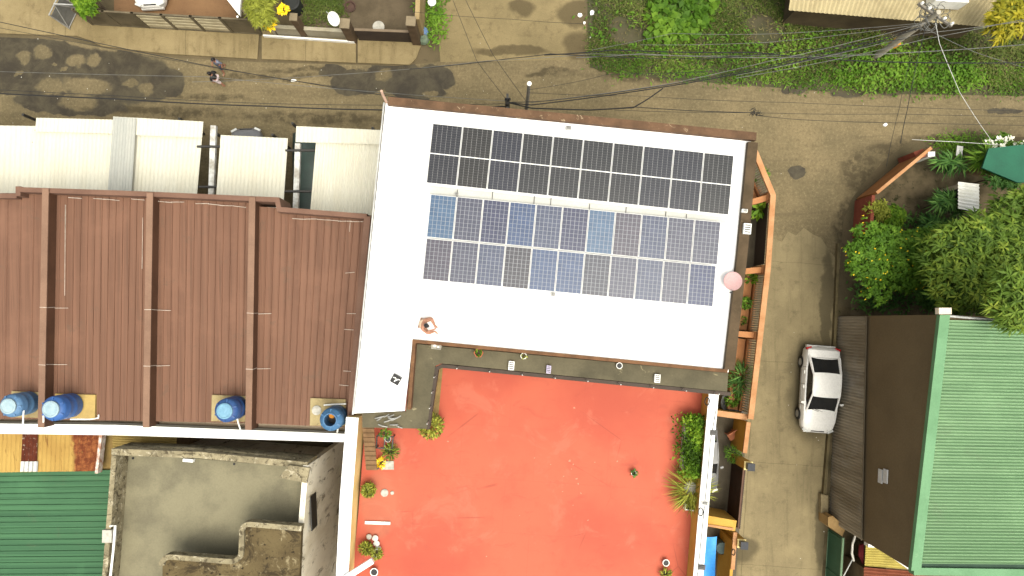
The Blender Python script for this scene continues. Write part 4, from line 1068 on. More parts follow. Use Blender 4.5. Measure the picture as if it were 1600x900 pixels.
MB().prism([P(-430, 1060, 3.1), P(-430, 748, 3.1), P(176, 740, 3.1), P(156, 1060, 3.1)], 0).build('wall', TAN_EDGE, gr)

# ================================================================== GREY DECK BUILDING
gd = T('concrete_building', 'unfinished grey concrete building with weathered parapets and bare roof deck', 'building', P(340, 820, 0))
CONC = M('grey_concrete_deck', C(152, 145, 117), C(128, 122, 99), .45, .75, .15, lo=.38, hi=.62, spots=C(128, 124, 106), spotamt=.66)
def weathered(name, a, b, dark, pale, sc=1.0):
    s = NT(name)
    c = s.mix(s.ramp(s.noise(1.2 * sc, 7, .65), .35, .65), a, b)
    c = s.mix(s.math('MULTIPLY', s.ramp(s.noise(2.6 * sc, 9, .78, None, .8), .50, .60), .9), c, dark)
    c = s.mix(s.math('MULTIPLY', s.ramp(s.noise(3.4 * sc, 8, .75, s.map(loc=(7, 3, 1)), .5), .54, .64), .85), c, pale)
    c = s.mix(s.ramp(s.noise(9 * sc, 6, .7, s.map(loc=(2, 9, 4))), .60, .66), c, sh(dark, .6))
    s.bump(s.noise(14, 6, .7), .5, .02)
    return s.out(c, .95, .2)
WEATH = weathered('weathered_parapet', C(176, 164, 132), C(140, 130, 104), C(84, 74, 56), C(214, 204, 176), 1.0)
def stained():
    s = NT('stained_plaster_wall')
    v = s.map(rot=(0, 0, 0), scale=(1, 1, .35))
    c = s.mix(s.ramp(s.noise(.9, 7, .65, v), .35, .65), (.78, .74, .64, 1), (.62, .57, .46, 1))
    c = s.mix(s.math('MULTIPLY', s.ramp(s.noise(2.1, 9, .75, v, .6), .52, .66), .85), c, C(110, 98, 76))
    c = s.mix(s.math('MULTIPLY', s.ramp(s.noise(.5, 4, .6), .6, .8), .5), c, C(120, 108, 84))
    s.bump(s.noise(12, 5), .3, .01)
    return s.out(c, .95, .2)
zd, zpp = 5.7, 6.7
MB().prism(L_([(190, 706), (481, 732), (458, 1040), (168, 1040)], zd), zd - .25).build('roof_deck', CONC, gd)
MB().prism([P(184, 708, zd - .26), P(486, 736, zd - .26), P(464, 1040, zd - .26), P(160, 1040, zd - .26)], 0).build('wall', stained(), gd)
MB().strip([P(178, 712, zpp), P(165, 880, zpp), P(152, 1040, zpp)], .20, zd - .3, zpp).build('west_parapet', WEATH, gd)
MB().strip([P(174, 706, zpp), P(310, 711, zpp), P(480, 727, zpp)], .26, zd - .6, zpp + .004).build('north_parapet', WEATH, gd)
MB().strip([P(478, 727, zpp), P(468, 850, zpp), P(458, 1040, zpp)], .22, 0.02, zpp + .008).build('east_parapet', stained(), gd)
MB().prism(L_([(435, 746), (452, 727), (484, 731), (479, 755)], zpp + .16), zpp + .02).build('corner_slab', WEATH, gd)
MB().prism(L_([(250, 698), (330, 702), (470, 716), (470, 722), (250, 706)], zpp - .5), zpp - .75).build('outer_ledge', WEATH, gd)
# curved upper slab
def arc(cx, cy, r, a0, a1, n=6): return [(cx + r * math.cos(R(a)), cy + r * math.sin(R(a))) for a in np.linspace(a0, a1, n)]
up = [(252, 1040), (254, 884)] + arc(266, 884, 14, 180, 270)[1:] + [(355, 877)] + arc(362, 862, 15, 95, 10) + [(378, 832)] + arc(390, 832, 13, 180, 270)[1:] + [(471, 826), (462, 1040)]
ZU = 7.2
MB().prism(L_(up, ZU), ZU - .3).build('stair_roof', weathered('mossy_slab', C(116, 101, 70), C(94, 80, 54), C(62, 52, 36), C(172, 158, 124), .45), gd)
MB().strip([P(x, y, ZU + .1) for x, y in up[1:-1]], .20, ZU - .32, ZU + .13).build('stair_roof_kerb', WEATH, gd)
MB().prism(L_([(268, 1040), (270, 892), (388, 892), (395, 845), (466, 848), (458, 1040)], zd + 1.18), zd + .003).build('stair_wall', CONC, gd)
MB().box(P(171, 836, zpp - .1), (.38, .5, .4)).build('drain_box', GREY_POT, gd)
MB().tube([P(172, 822, zpp + .05), P(180, 821, zpp + .05), P(177, 860, zpp + .05), P(172, 905, zpp + .05)], .05, 6).build('downpipe', WHITE_PVC, gd)
MB().box(P(295, 719, zd + .5), (.42, .12, .2), R(-5)).build('wall_bracket', WHITE_PAINT, gd)
MB().box(P(490, 799, 5.6), (.05, 1.4, .9), R(3)).build('wall_slot', DARK_METAL, gd)
MB().lathe([(.05, 0), (.05, .02), (.01, .02)], P(208, 716, zd + .004), 10).lathe([(.05, 0), (.05, .02), (.01, .02)], P(366, 725, zd + .004), 10).build('deck_drain', BLACK, gd)

# ================================================================== RIGHT: GREEN ROOF BUILDING
gb = T('warehouse', 'tall building with pale green ribbed roof and plain brown side wall', 'building', P(1530, 700, 0))
A_, B_ = P(1469, 492, 8.6), P(1424, 891, 7.35)
GREEN = sheet('pale_green_sheet', C(158, 194, 150), C(142, 180, 136), C(150, 176, 140), (.06, 4.5, 1))
FLASH = M('green_flashing', C(118, 168, 122), C(104, 154, 108), .8, .6, .05, spots=C(140, 180, 136), spotamt=.6)
a, b, c, d = P(1434, 880, 7.40), P(1482, 500, 8.55), P(1900, 512, 8.3), P(1900, 884, 7.25)
MB().corr(a, b, c, d, 76, .055, 'sine', seg=6).build('roof', GREEN, gb)
fl = MB(); nn = Vector((.36, 0, 0)); dz_ = Vector((0, 0, .16))
fl.prism([A_ + Vector((-.04, 0, .06)), A_ + nn + Vector((0, 0, .06)), B_ + nn + Vector((0, 0, .06)), B_ + Vector((-.04, 0, .06))], 0, [A_ + Vector((-.04, 0, -.16)), A_ + nn - dz_, B_ + nn - dz_, B_ + Vector((-.04, 0, -.16))])
fl.build('edge_flashing', FLASH, gb)
MB().strip([P(1428, 893, 7.4), P(1900, 899, 7.35)], .30, 7.0, 7.40).build('gutter_edge', FLASH, gb)
MB().prism(L_([(1436, 878), (1900, 882), (1900, 900), (1432, 894)], 7.30), 7.22).build('gutter', M('dark_green_gutter', (.03, .06, .04, 1)), gb)
bw = M('brown_wall', C(132, 114, 84), C(120, 103, 75), .35, .9, .15, spots=C(140, 122, 92), spotamt=.68)
E0, E1 = P(1900, 505, 8.1), P(1900, 896, 6.5)
def on(q, z): return Vector((q.x, q.y, z))
ww = MB(); ww.v = [on(A_, 0), on(B_, 0), on(E1, 0), on(E0, 0), on(A_, 8.42), on(B_, 7.17), on(E1, 6.8), on(E0, 8.0)]
ww.v = [q + Vector((.03, 0, 0)) for q in ww.v]
ww.f = [(3, 2, 1, 0), (4, 5, 6, 7), (0, 1, 5, 4), (1, 2, 6, 5), (2, 3, 7, 6), (3, 0, 4, 7)]
ww.build('wall', bw, gb)
def siding_mat():
    s = NT('grimy_grey_siding')
    n = s.noise(.8, 7, .65, s.map(scale=(1, 1.6, .22)))
    c = s.mix(s.ramp(n, .35, .65), C(182, 171, 150), C(146, 134, 113))
    c = s.mix(s.math('MULTIPLY', s.ramp(s.noise(1.6, 8, .7, s.map(scale=(1, 2.2, .18))), .54, .68), .7), c, C(106, 94, 75))
    c = s.mix(s.ramp(s.noise(.4, 4), .5, .75), c, C(178, 173, 163))
    return s.out(c, .85, .2)
ns = 70; sd_ = MB()
aa, ab = on(A_, 0) + Vector((-.03, -.02, 0)), on(B_, 0) + Vector((-.03, .02, 0))
for k in range(ns * 2 + 1):
    q = lerp(aa, ab, k / (ns * 2)); o_ = Vector((-.035 if k % 2 else -.005, 0, 0)); ht = 2.95 + .45 * k / (ns * 2)
    sd_.v += [q + o_ + Vector((0, 0, .02)), q + o_ + Vector((0, 0, ht))]
for k in range(ns * 2): sd_.f.append((2 * k, 2 * k + 1, 2 * k + 3, 2 * k + 2))
sd_.build('lower_siding', siding_mat(), gb)
MB().tube([aa + Vector((-.05, 0, 2.97)), ab + Vector((-.05, 0, 3.42))], .035, 6).build('siding_rail', M('dull_rail', C(116, 104, 84)), gb)
wrz = math.atan2((B_ - A_).y, (B_ - A_).x)
for dx in (-4, 4):
    MB().box(on_wall(1380 + dx, 744, A_, B_) + Vector((-.01, 0, 0)), (.60, .05, .32), wrz).build('vent_slat', M('pale_vent', (.5, .5, .49, 1)), gb)
MB().box(P(1469, 492, 8.6) + Vector((.1, .15, .05)), (.5, .25, .25)).build('corner_block', M('cream_block', (.6, .52, .4, 1)), gb)
MB().tube([P(1474, 493, 8.5), P(1540, 499, 8.4), P(1620, 505, 8.3)], .05).build('edge_pipe', STEEL, gb)
# kerb wall by the lane
o = MB().strip([P(1311, 380, .25), P(1306, 500, .25), P(1299, 640, .25), P(1286, 800, .25)], .12, 0, .25).build('low_kerb_wall', M('mossy_kerb', C(132, 118, 84), C(98, 88, 60), 1.6, .95, .3)); tag(o, 'low mossy wall along the right side of the lane', 'wall')
o = MB().prism(L_([(1283, 772), (1294, 774), (1294, 804), (1283, 802)], .35), 0).build('drain_slab', M('pale_slab', C(176, 160, 124), C(150, 134, 100), 2.5, .95, .3, spots=C(110, 98, 72))); tag(o, 'pale chipped concrete slab at the foot of lean-to', 'slab')
# bottom right clutter
gt = T('green_gate', 'dark green metal gate at the bottom of the lane', 'gate', P(1290, 880, 0))
ga, gb_ = P(1295, 826, 0), P(1284, 1000, 0)
MB().strip([ga, gb_], .05, .06, 1.5).build('panel', M('dark_green_gate', (.035, .10, .06, 1), (.03, .085, .05, 1), 1.5, .6, .1), gt)
MB().strip([ga, gb_], .09, 1.504, 1.58).build('top_rail', M('light_green_rail', (.16, .25, .15, 1)), gt)
MB().strip([ga, gb_], .09, .0, .055).build('bottom_rail', M('light_green_rail', 0), gt)
for k in range(3):
    q = lerp(ga, gb_, .02 + k * .33); MB().box(q + Vector((-.03, 0, .78)), (.06, .06, 1.45)).build('upright', M('mid_green_upright', (.05, .12, .07, 1)), gt)
o = MB().prism(L_([(1294, 808), (1301, 806), (1322, 824), (1316, 838), (1294, 822)], 1.1), 0).build('tan_wall', M('tan_coping', C(196, 162, 108), C(174, 140, 90), 2)); tag(o, 'tan wall top between green gate and lean-to roof', 'wall')
ys = T('striped_yellow_roof', 'small yellow ridged roof tucked below the brown wall', 'roof', P(1385, 872, 0))
a, b, c, d = P(1351, 884, 2.9), P(1353, 852, 3.1), P(1425, 852, 3.1), P(1430, 890, 2.9)
MB().corr(a, b, c, d, 9, .03, 'sine').build('roof_sheet', M('lime_yellow_sheet', C(212, 194, 104), C(186, 170, 88), 1.5, .8), ys)
MB().strip([P(1356, 852, 3.15), P(1372, 853, 3.15), P(1424, 890, 3.1)], .14, 2.8, 3.2).build('ridge_flashing', WHITE_PVC, ys)
MB().box(P(1390, 870, 1.4), (1.8, .8, 2.7)).build('wall', TAN_EDGE, ys)
rr = T('brick_red_roof', 'brick red ridged roof at the bottom picture edge', 'roof', P(1400, 930, 0))
a, b, c, d = P(1348, 1000, 2.5), P(1350, 886, 2.8), P(1560, 904, 2.8), P(1560, 1010, 2.5)
MB().corr(a, b, c, d, 22, .03, 'sine').build('roof_sheet', M('brick_red_sheet', C(150, 84, 58), C(124, 66, 44), 1.5, .85), rr)
MB().prism([P(1356, 990, 2.4), P(1356, 892, 2.4), P(1540, 908, 2.4), P(1540, 990, 2.4)], 0).build('wall', TAN_EDGE, rr)
o = MB().tube([P(1337, 835, 2.6), P(1332, 850, 2.7), P(1331, 865, 2.7), P(1334, 876, 2.5)], .05, 7).build('curved_pipe', M('grey_hose', (.42, .40, .36, 1))); tag(o, 'pale curved hose hanging beside the green gate', 'hose')
o = MB().prism(L_([(1344, 852), (1350, 850), (1349, 882), (1342, 868)], 2.0), 1.9).build('red_cloth', M('dark_red_cloth', (.16, .015, .02, 1))); tag(o, 'dark red cloth hanging left of the yellow ridged roof', 'cloth')
o = MB().tube([P(1332, 874, 2.2), P(1318, 900, 1.9)], .03).build('thin_rail', STEEL); tag(o, 'thin grey rail slanting below the curved hose', 'rail')

# ================================================================== EAST YARD: orange fence, yellow walls
S = [P(x, y, 2.0) for x, y in ((1178, 232), (1208, 305), (1200, 420), (1188, 525), (1173, 655))]
fe = T('orange_fence', 'orange garden wall with grey balusters wrapped round the white house', 'fence', P(1190, 430, 0))
BAL = M('grey_balusters', (.46, .42, .35, 1), (.36, .33, .27, 1), 3, .9, .1)
def shift(p, q, d):
    n_ = (q - p).normalized(); return Vector((-n_.y, n_.x, 0)) * d
MB().strip(S, .26, 1.88, 2.02).build('coping', ORANGE_TOP, fe)
for k, (p, q) in enumerate(zip(S[:-1], S[1:])):
    Lk = (q - p).length
    for e_ in (0,): MB().box((p.x, p.y, .84), (.40, .34, 1.72), math.atan2((q - p).y, (q - p).x))  .build('post', ORANGE, fe)
    if k == 1:
        continue
    off = shift(p, q, 0)
    a = lerp(p, q, .22 / Lk); b = lerp(p, q, 1 - .22 / Lk)
    MB().strip([a, b], .22, 0, .60).build('base_wall', ORANGE, fe)
    bl = MB(); n_ = int(Lk / .13)
    for j in range(n_):
        c_ = lerp(a, b, (j + .5) / n_); bl.box((c_.x, c_.y, 1.24), (.075, .075, 1.276), math.atan2((q - p).y, (q - p).x))
    bl.build('balusters', BAL, fe)
    # inner ledge of the planter
    sd = shift(p, q, -1) * .62
    MB().strip([a + sd, b + sd], .14, 0, .55).build('planter_wall', ORANGE, fe)
    MB().strip([a + sd * .62, b + sd * .62], .46, 0, .42).build('planter_floor', ORANGE, fe)
p, q = S[1], S[2]
gt2 = T('dark_gate', 'dark barred gate in the orange wall beside white roof edge', 'gate', lerp(Vector((p.x, p.y, 0)), Vector((q.x, q.y, 0)), .5))
a = lerp(p, q, .08); b = lerp(p, q, .92)
gm_ = MB()
n_ = 20
for j in range(n_ + 1):
    c_ = lerp(a, b, j / n_); gm_.box((c_.x, c_.y, .87), (.03, .03, 1.62))
gm_.build('bars', DARK_METAL, gt2)
MB().strip([a, b], .05, .1, .17).strip([a, b], .05, .85, .92).strip([a, b], .05, 1.58, 1.66).build('rail', M('rusty_rail', (.14, .06, .03, 1)), gt2)
MB().strip([a + Vector((-.04, 0, 0)), b + Vector((-.04, 0, 0))], .02, .08, 1.5).build('backing_sheet', M('black_brown_sheet', (.035, .025, .02, 1), rough=.7), gt2)
for lb, (x0, y0), (x1, y1) in (('orange cross wall at the upper end of the dark gate', (1150, 322), (1203, 308)), ('orange cross wall at the lower end of the dark gate', (1140, 426), (1196, 421)), ('orange cross wall between the two long baluster runs', (1130, 520), (1184, 524))):
    o = MB().strip([P(x0, y0, 1.6), P(x1, y1, 1.6)], .28, 0, 1.6).build('cross_wall', ORANGE); tag(o, lb, 'wall', 'orange cross walls in the side yard')
# floor of the yard
struct(MB().quad(*[P(x, y, .016) for x, y in ((1052, 620), (1140, 640), (1150, 400), (1168, 300), (1190, 318), (1182, 420), (1168, 650), (1140, 1040), (1030, 1040))][::-1]).build('yard_floor', M('yard_concrete', C(112, 102, 84), C(90, 82, 66), .9, .8), keep=True))
# plants in the planters
def yardplant(label, px, py, z, fol, n, r, h, ll, lw, nm='garden_plant', droop=.35, rise=.5):
    t = T(nm, label, 'plant', P(px, py, 0), 0, 'plants in the side yard')
    plant_leaves(t, FOL[fol], n, r, h, ll, lw, droop, z, rise=rise)
    st = MB()
    for k in range(4):
        a = k * 1.6; st.tube([(.03 * math.cos(a), .03 * math.sin(a), 0), (r * .4 * math.cos(a), r * .4 * math.sin(a), z + h * .5)], .012, 5)
    st.build('stem', BARK, t, local=True)
yardplant('grassy plant in the corner bed of the orange fence', 1181, 280, .5, 'bush', 120, .35, .6, .35, .05)
yardplant('large yellow green leafy plant at the upper end of dark gate', 1173, 332, .6, 'lime', 70, .35, .8, .4, .2)
yardplant('small yellow green plant beside the pink dish', 1165, 435, .5, 'lime', 60, .3, .6, .3, .12)
yardplant('round dark green shrub below the pink dish', 1158, 474, .4, 'bush', 240, .35, .7, .14, .07)
yardplant('small reddish brown shrub in the middle planter', 1154, 500, .4, 'mango', 70, .25, .4, .14, .06)
yardplant('tall dark palm like plant beside the end of dark ledge', 1152, 585, .4, 'drac', 120, .4, .9, .6, .06)
yardplant('fan of bright dark green blades near the yard corner', 1148, 600, .4, 'drac', 90, .3, .5, .7, .05)
yardplant('leafy plant with pale flowers at the yard corner', 1140, 622, .3, 'bush', 120, .4, .5, .22, .1)
yardplant('soft green bush in the yellow walled bed', 1138, 705, .5, 'bush', 240, .45, .7, .2, .04)
t = T('round_planter', 'dark rounded planter at the lower corner of the yard', 'planter', P(1142, 628, 0))
MB().lathe([(.35, 0), (.6, .3), (.66, .5), (.58, .5), (.5, .3)], n=22).build('bowl', M('dark_cement', (.09, .09, .085, 1)), t, local=True, smooth=True)
# yellow walls, pillars and gate
YW = T('yellow_yard_wall', 'yellow wall south of the orange fence with thin coping', 'wall', P(1162, 690, 0))
MB().strip([P(1170, 660, 2.0), P(1164, 708, 2.0)], .14, 0, 1.98).build('panel', YELLOW, YW)
MB().strip([P(1170, 660, 2.06), P(1164, 708, 2.06)], .2, 1.984, 2.06).build('coping', ORANGE_TOP, YW)
YX = T('yellow_cross_wall', 'yellow wall across the yard at the end of orange fence', 'wall', P(1140, 650, 0))
MB().strip([P(1085, 641, 1.6), P(1168, 652, 1.6)], .2, 0, 1.6).build('panel', YELLOW, YX)
MB().strip([P(1085, 641, 1.66), P(1168, 652, 1.66)], .28, 1.604, 1.66).build('coping', ORANGE_TOP, YX)
def pillar(label, px, py):
    t = T('gate_pillar', label, 'pillar', P(px - 22, py - 9, 0), R(-4), 'yellow gate pillars')
    MB().box((0, 0, 1.1), (.36, .36, 2.2)).build('shaft', YELLOW, t, local=True)
    MB().box((0, 0, 2.225), (.40, .40, .05)).build('cap', PALE_LIT_YELLOW, t, local=True)
    MB().box((.02, 0, 2.42), (.30, .30, .3)).build('lamp', M('black_lamp', (.05, .055, .065, 1), rough=.35), t, local=True)
    MB().box((.02, 0, 2.585), (.35, .35, .03)).build('lamp_top', M('slate_lamp_top', (.045, .048, .055, 1), rough=.7), t, local=True)
pillar('yellow gate pillar with dark lamp at the upper end of brown gate', 1168, 723)
pillar('yellow gate pillar with dark lamp at the lower end of brown gate', 1158, 837)
YG = T('brown_gate', 'dark brown sliding gate between two yellow pillars', 'gate', P(1150, 775, 0))
a, b = P(1163, 730, 1.9), P(1154, 826, 1.9)
MB().strip([a, b], .06, .1, 1.85).build('panel', M('brown_black_panel', (.045, .022, .015, 1), (.03, .016, .012, 1), 2, .6, .1), YG)
g_ = MB()
for j in range(34):
    c_ = lerp(a, b, (j + .5) / 34); g_.box((c_.x + .04, c_.y, 1.05), (.02, .04, 1.9))
g_.build('bars', DARK_METAL, YG)
MB().strip([a, b], .12, 1.854, 1.92).build('top_rail', M('rust_rail', (.12, .07, .05, 1)), YG)
YC = T('yellow_partition', 'yellow partition wall with pale coping above the blue tarp', 'wall', P(1115, 810, 0))
MB().strip([P(1060, 806, 2.0), P(1150, 822, 2.0)], .5, 0, 1.99).build('panel', YELLOW, YC)
MB().strip([P(1060, 814, 2.05), P(1146, 827, 2.05)], .1, 1.994, 2.05).build('coping', ORANGE_TOP, YC)
YB = T('yellow_lane_wall', 'yellow wall facing the lane below the lower pillar', 'wall', P(1146, 880, 0))
MB().strip([P(1147, 846, 2.0), P(1143, 892, 2.0)], .14, 0, 1.98).strip([P(1143, 892, 2.0), P(1132, 1040, 2.0)], .14, 0, 1.975).build('panel', YELLOW, YB)
MB().strip([P(1149, 832, 2.06), P(1145, 890, 2.06)], .18, 1.984, 2.06).build('coping', ORANGE_TOP, YB)
loop(1146, 863, 2.1, .14, 'small dark cable loop on the yellow lane wall')
# blue tarp
tp = MB(); N = 10
for i in range(N + 1):
    for j in range(N + 1):
        u, v = i / N, j / N
        p = lerp(lerp(P(1085, 842, 2.7), P(1120, 838, 2.5), u), lerp(P(1075, 960, 2.6), P(1116, 930, 2.4), u), v)
        tp.v.append(p + Vector((0, 0, -.5 * math.sin(math.pi * u) * math.sin(math.pi * v) + .05 * math.sin(9 * u + 5 * v))))
for i in range(N):
    for j in range(N):
        A = i * (N + 1) + j; tp.f.append((A, A + 1, A + N + 2, A + N + 1))
o = tp.build('blue_tarp', M('blue_tarp_sheet', (.04, .22, .55, 1), (.05, .27, .62, 1), 2, .45, 0), smooth=True); tag(o, 'sagging blue tarp strung in the yard under the white coping', 'tarp')
t = T('water_drum', 'grey green drum beside the blue tarp', 'drum', P(1120, 848, 0))
MB().lathe([(.28, 0), (.3, .05), (.3, .85), (.27, .9), (.01, .9)], n=18).build('body', M('grey_green_drum', (.09, .13, .13, 1)), t, local=True, smooth=True)
MB().lathe([(.3, .84), (.32, .86), (.3, .88)], n=18, cap=False).build('hoop', DARK_METAL, t, local=True)
t = T('garden_chair', 'faded orange chair in the yellow walled bed', 'chair', P(1140, 678, 0), R(30))
cm = M('faded_orange_plastic', (.42, .16, .08, 1)); MB().box((0, 0, .42), (.45, .42, .04)).build('seat', cm, t, local=True)
MB().box((0, .21, .68), (.45, .04, .48), 0, R(-8)).build('backrest', cm, t, local=True)
for sx in (-1, 1):
    for sy in (-1, 1): MB().box((sx * .19, sy * .17, .2), (.04, .04, .4)).build('leg', cm, t, local=True)
t = T('satellite_dish', 'pale grey satellite dish fixed to the yellow lane wall', 'satellite dish', P(1140, 893, 0))
pr = [(.38 * k / 6 + .01, .06 * (k / 6) ** 2) for k in range(7)]
MB().lathe(pr + [(r - .012, z + .012) for r, z in reversed(pr)], (.45, .05, 2.3), 24).build('bowl', M('pale_dish', (.42, .42, .38, 1), (.36, .36, .33, 1), 2, .6, 0), t, local=True, smooth=True)
MB().tube([(0, 0, 1.9), (.45, .05, 2.3)], .03).build('mast', STEEL, t, local=True)
MB().tube([(.2, .05, 2.34), (.1, .1, 2.6)], .015).box((.1, .1, 2.6), (.08, .08, .12)).build('feed_arm', WHITE_PVC, t, local=True)

# ================================================================== GARDEN AT RIGHT
gw = T('garden_wall', 'low red and orange garden wall at the bend of the street', 'wall', P(1385, 300, 0))
MB().strip([P(1334, 372, 0), P(1338, 314, 0)], .16, 0, 1.75).build('red_panel', M('red_wall_paint', C(170, 92, 70), C(146, 76, 58), 1.2, .85, .15), gw)
MB().strip([P(1339, 312, 0), P(1420, 245, 0)], .12, 0, 1.95).build('orange_panel', M('dull_orange_paint', C(196, 134, 80), C(172, 112, 66), 1.2, .85, .15), gw)
MB().strip([P(1339, 312, 0), P(1420, 245, 0)], .15, 1.954, 2.0).build('coping', ORANGE_TOP, gw)
MB().box(P(1424, 246, .75), (.5, .4, 1.5), R(20)).build('end_post', M('red_wall_paint', 0), gw)
o = MB().prism(L_([(1450, 237), (1461, 237), (1461, 244), (1450, 245)], 1.5), 0).build('white_post_box', WHITE_PVC); tag(o, 'small white box on a post at the end of garden wall', 'box')
sp = T('white_shed', 'small white louvred shed among the garden plants', 'shed', P(1490, 305, 0))
a, b, c, d = P(1497, 326, 2.3), P(1497, 284, 2.3), P(1530, 288, 2.0), P(1530, 332, 2.0)
MB().corr(a, b, c, d, 8, .025, 'sine').build('roof', M('white_shed_sheet', (.76, .75, .70, 1), (.66, .65, .58, 1), 1.5, .7, .1), sp)
MB().prism([P(1500, 322, 1.9), P(1500, 287, 1.9), P(1528, 290, 1.9), P(1528, 328, 1.9)], 0).build('wall', M('shed_wall', C(226, 214, 184), C(206, 194, 164), 1.5), sp)
pa = P(1500, 322, 1.9); MB().box((pa.x - .02, pa.y + .55, 1.2), (.06, .62, 1.2)).build('doorway', BLACK, sp)
o = MB().box(P(1499, 236, 1.4), (.3, .5, .05), R(-8)).build('grey_sign_plate', STEEL); tag(o, 'small grey plate standing among the dracaena plants', 'plate')
tl = T('teal_roof', 'flat teal green roof behind the white flowers', 'roof', P(1600, 250, 0))
MB().prism(L_([(1535, 262), (1545, 232), (1700, 214), (1700, 285), (1590, 285)], 2.8), 2.7).build('roof_sheet', M('teal_sheet', C(36, 112, 84), C(32, 100, 76), 1, .6, .05), tl)
MB().prism([P(1560, 255, 2.6), P(1560, 236, 2.6), P(1690, 225, 2.6), P(1690, 275, 2.6)], 0).build('wall', TAN_EDGE, tl)
tree('flowering_tree', 'bright green tree dotted with yellow blossoms beside the lane', 'tree', 1384, 408, 3.4, (1.95, 2.1, 1.1), FOL['bush'], 1700, 7, .2, .10, .3, 15, .42, flowers=(FOL['flower'], 150, .05))
tree('mango_tree', 'large olive green tree overhanging the green roof', 'tree', 1525, 415, 5.6, (2.6, 2.7, 1.3), FOL['mango'], 1500, 9, .36, .09, .35, 16, .40, base=P(1500, 440, 0), trunk_r=.2)
tree('mango_tree', 'olive green tree between white shed and teal roof', 'tree', 1604, 330, 4.6, (1.7, 1.4, 1.1), FOL['mango'], 620, 9, .34, .09, .35, 9, .45, trunk_r=.15)
tree('shade_tree', 'dark green tree between the blossoming tree and the large tree', 'tree', 1455, 440, 2.9, (1.6, 1.3, .9), FOL['drac'], 700, 8, .26, .1, .3, 10, .45)
tree('tall_tree', 'tall olive green tree hanging over the far corner of green roof', 'tree', 1592, 462, 9.3, (1.9, 1.15, .7), FOL['mango'], 420, 9, .34, .085, .35, 10, .42, base=P(1560, 400, 0), trunk_r=.2)
tree('shade_tree', 'dense olive green tree at the right picture edge', 'tree', 1640, 420, 5.0, (2.2, 3.2, 1.3), FOL['mango'], 800, 9, .34, .09, .35, 10, .45, trunk_r=.2)
def rosette(label, px, py, z, k, per, ll, lw, fol='drac', sp=.5):
    t = T('dracaena', label, 'plant', P(px, py, 0), 0, 'spiky garden plants')
    b = []; d = []
    stem = MB()
    for i in range(k):
        a = RNG.uniform(0, 6.28); r = RNG.uniform(0, sp); h = z * RNG.uniform(.6, 1)
        c = np.array([r * math.cos(a), r * math.sin(a), h])
        stem.tube([(c[0] * .2, c[1] * .2, 0), tuple(c)], .03, 5)
        aa = RNG.uniform(0, 6.28, per)
        b.append(np.tile(c, (per, 1))); d.append(unit(np.stack([np.cos(aa), np.sin(aa), RNG.uniform(.05, .9, per)], 1)))
    b = np.concatenate(b); d = np.concatenate(d); n = len(b)
    leaves_mesh('foliage', FOL[fol], b, d, RNG.uniform(.8, 1.2, n) * ll, RNG.uniform(.8, 1.2, n) * lw, .45, RNG.random(n), t, local=True)
    stem.build('stem', BARK, t, local=True)
rosette('spiky dark green plant left of the white shed', 1443, 326, 1.8, 5, 34, .75, .09)
rosette('spiky green plant in front of the white shed', 1480, 330, 1.6, 3, 26, .6, .08)
rosette('large lighter spiky plant above the white shed', 1498, 262, 2.2, 5, 34, .8, .08, 'bush')
rosette('dark spiky plant beside the end of garden wall', 1462, 262, 1.4, 5, 26, .8, .09)
rosette('dark green rosette under the shed and trees', 1482, 378, 1.2, 8, 24, .6, .1, 'drac', 1.2)
tree('flower_bush', 'bush with clusters of white flowers at the right edge', 'bush', 1572, 235, 1.7, (1.2, .7, .6), FOL['bush'], 300, 6, .2, .1, .3, 7, .5, flowers=(FOL['white'], 70, .19), trunk_r=.05)
tree('garden_bush', 'yellow green bush leaning on the red garden wall', 'bush', 1372, 318, 1.5, (.6, .8, .5), FOL['olive'], 130, 6, .2, .06, .3, 5, .5, trunk_r=.04)
tree('garden_bush', 'low green bush between the red wall and the blossoming tree', 'bush', 1390, 345, 1.2, (.9, .7, .5), FOL['lime'], 200, 6, .2, .08, .3, 6, .5, trunk_r=.04)
rosette('broad green rosette between the white shed and the blossoming tree', 1432, 352, 1.3, 6, 26, .6, .1, 'drac', .8)
rosette('olive rosette at the foot of the flower bush', 1530, 268, 1.5, 6, 24, .5, .09, 'bush', .8)
tree('garden_bush', 'dark green bush between white shed and teal roof', 'bush', 1562, 275, 2.2, (.8, .6, .5), FOL['drac'], 220, 7, .24, .08, .35, 7, .5, trunk_r=.05)
tree('garden_bush', 'dark green bush under the left edge of the large tree', 'bush', 1452, 385, 2.2, (1.2, .9, .6), FOL['bush'], 300, 7, .24, .08, .35, 7, .5, trunk_r=.05)
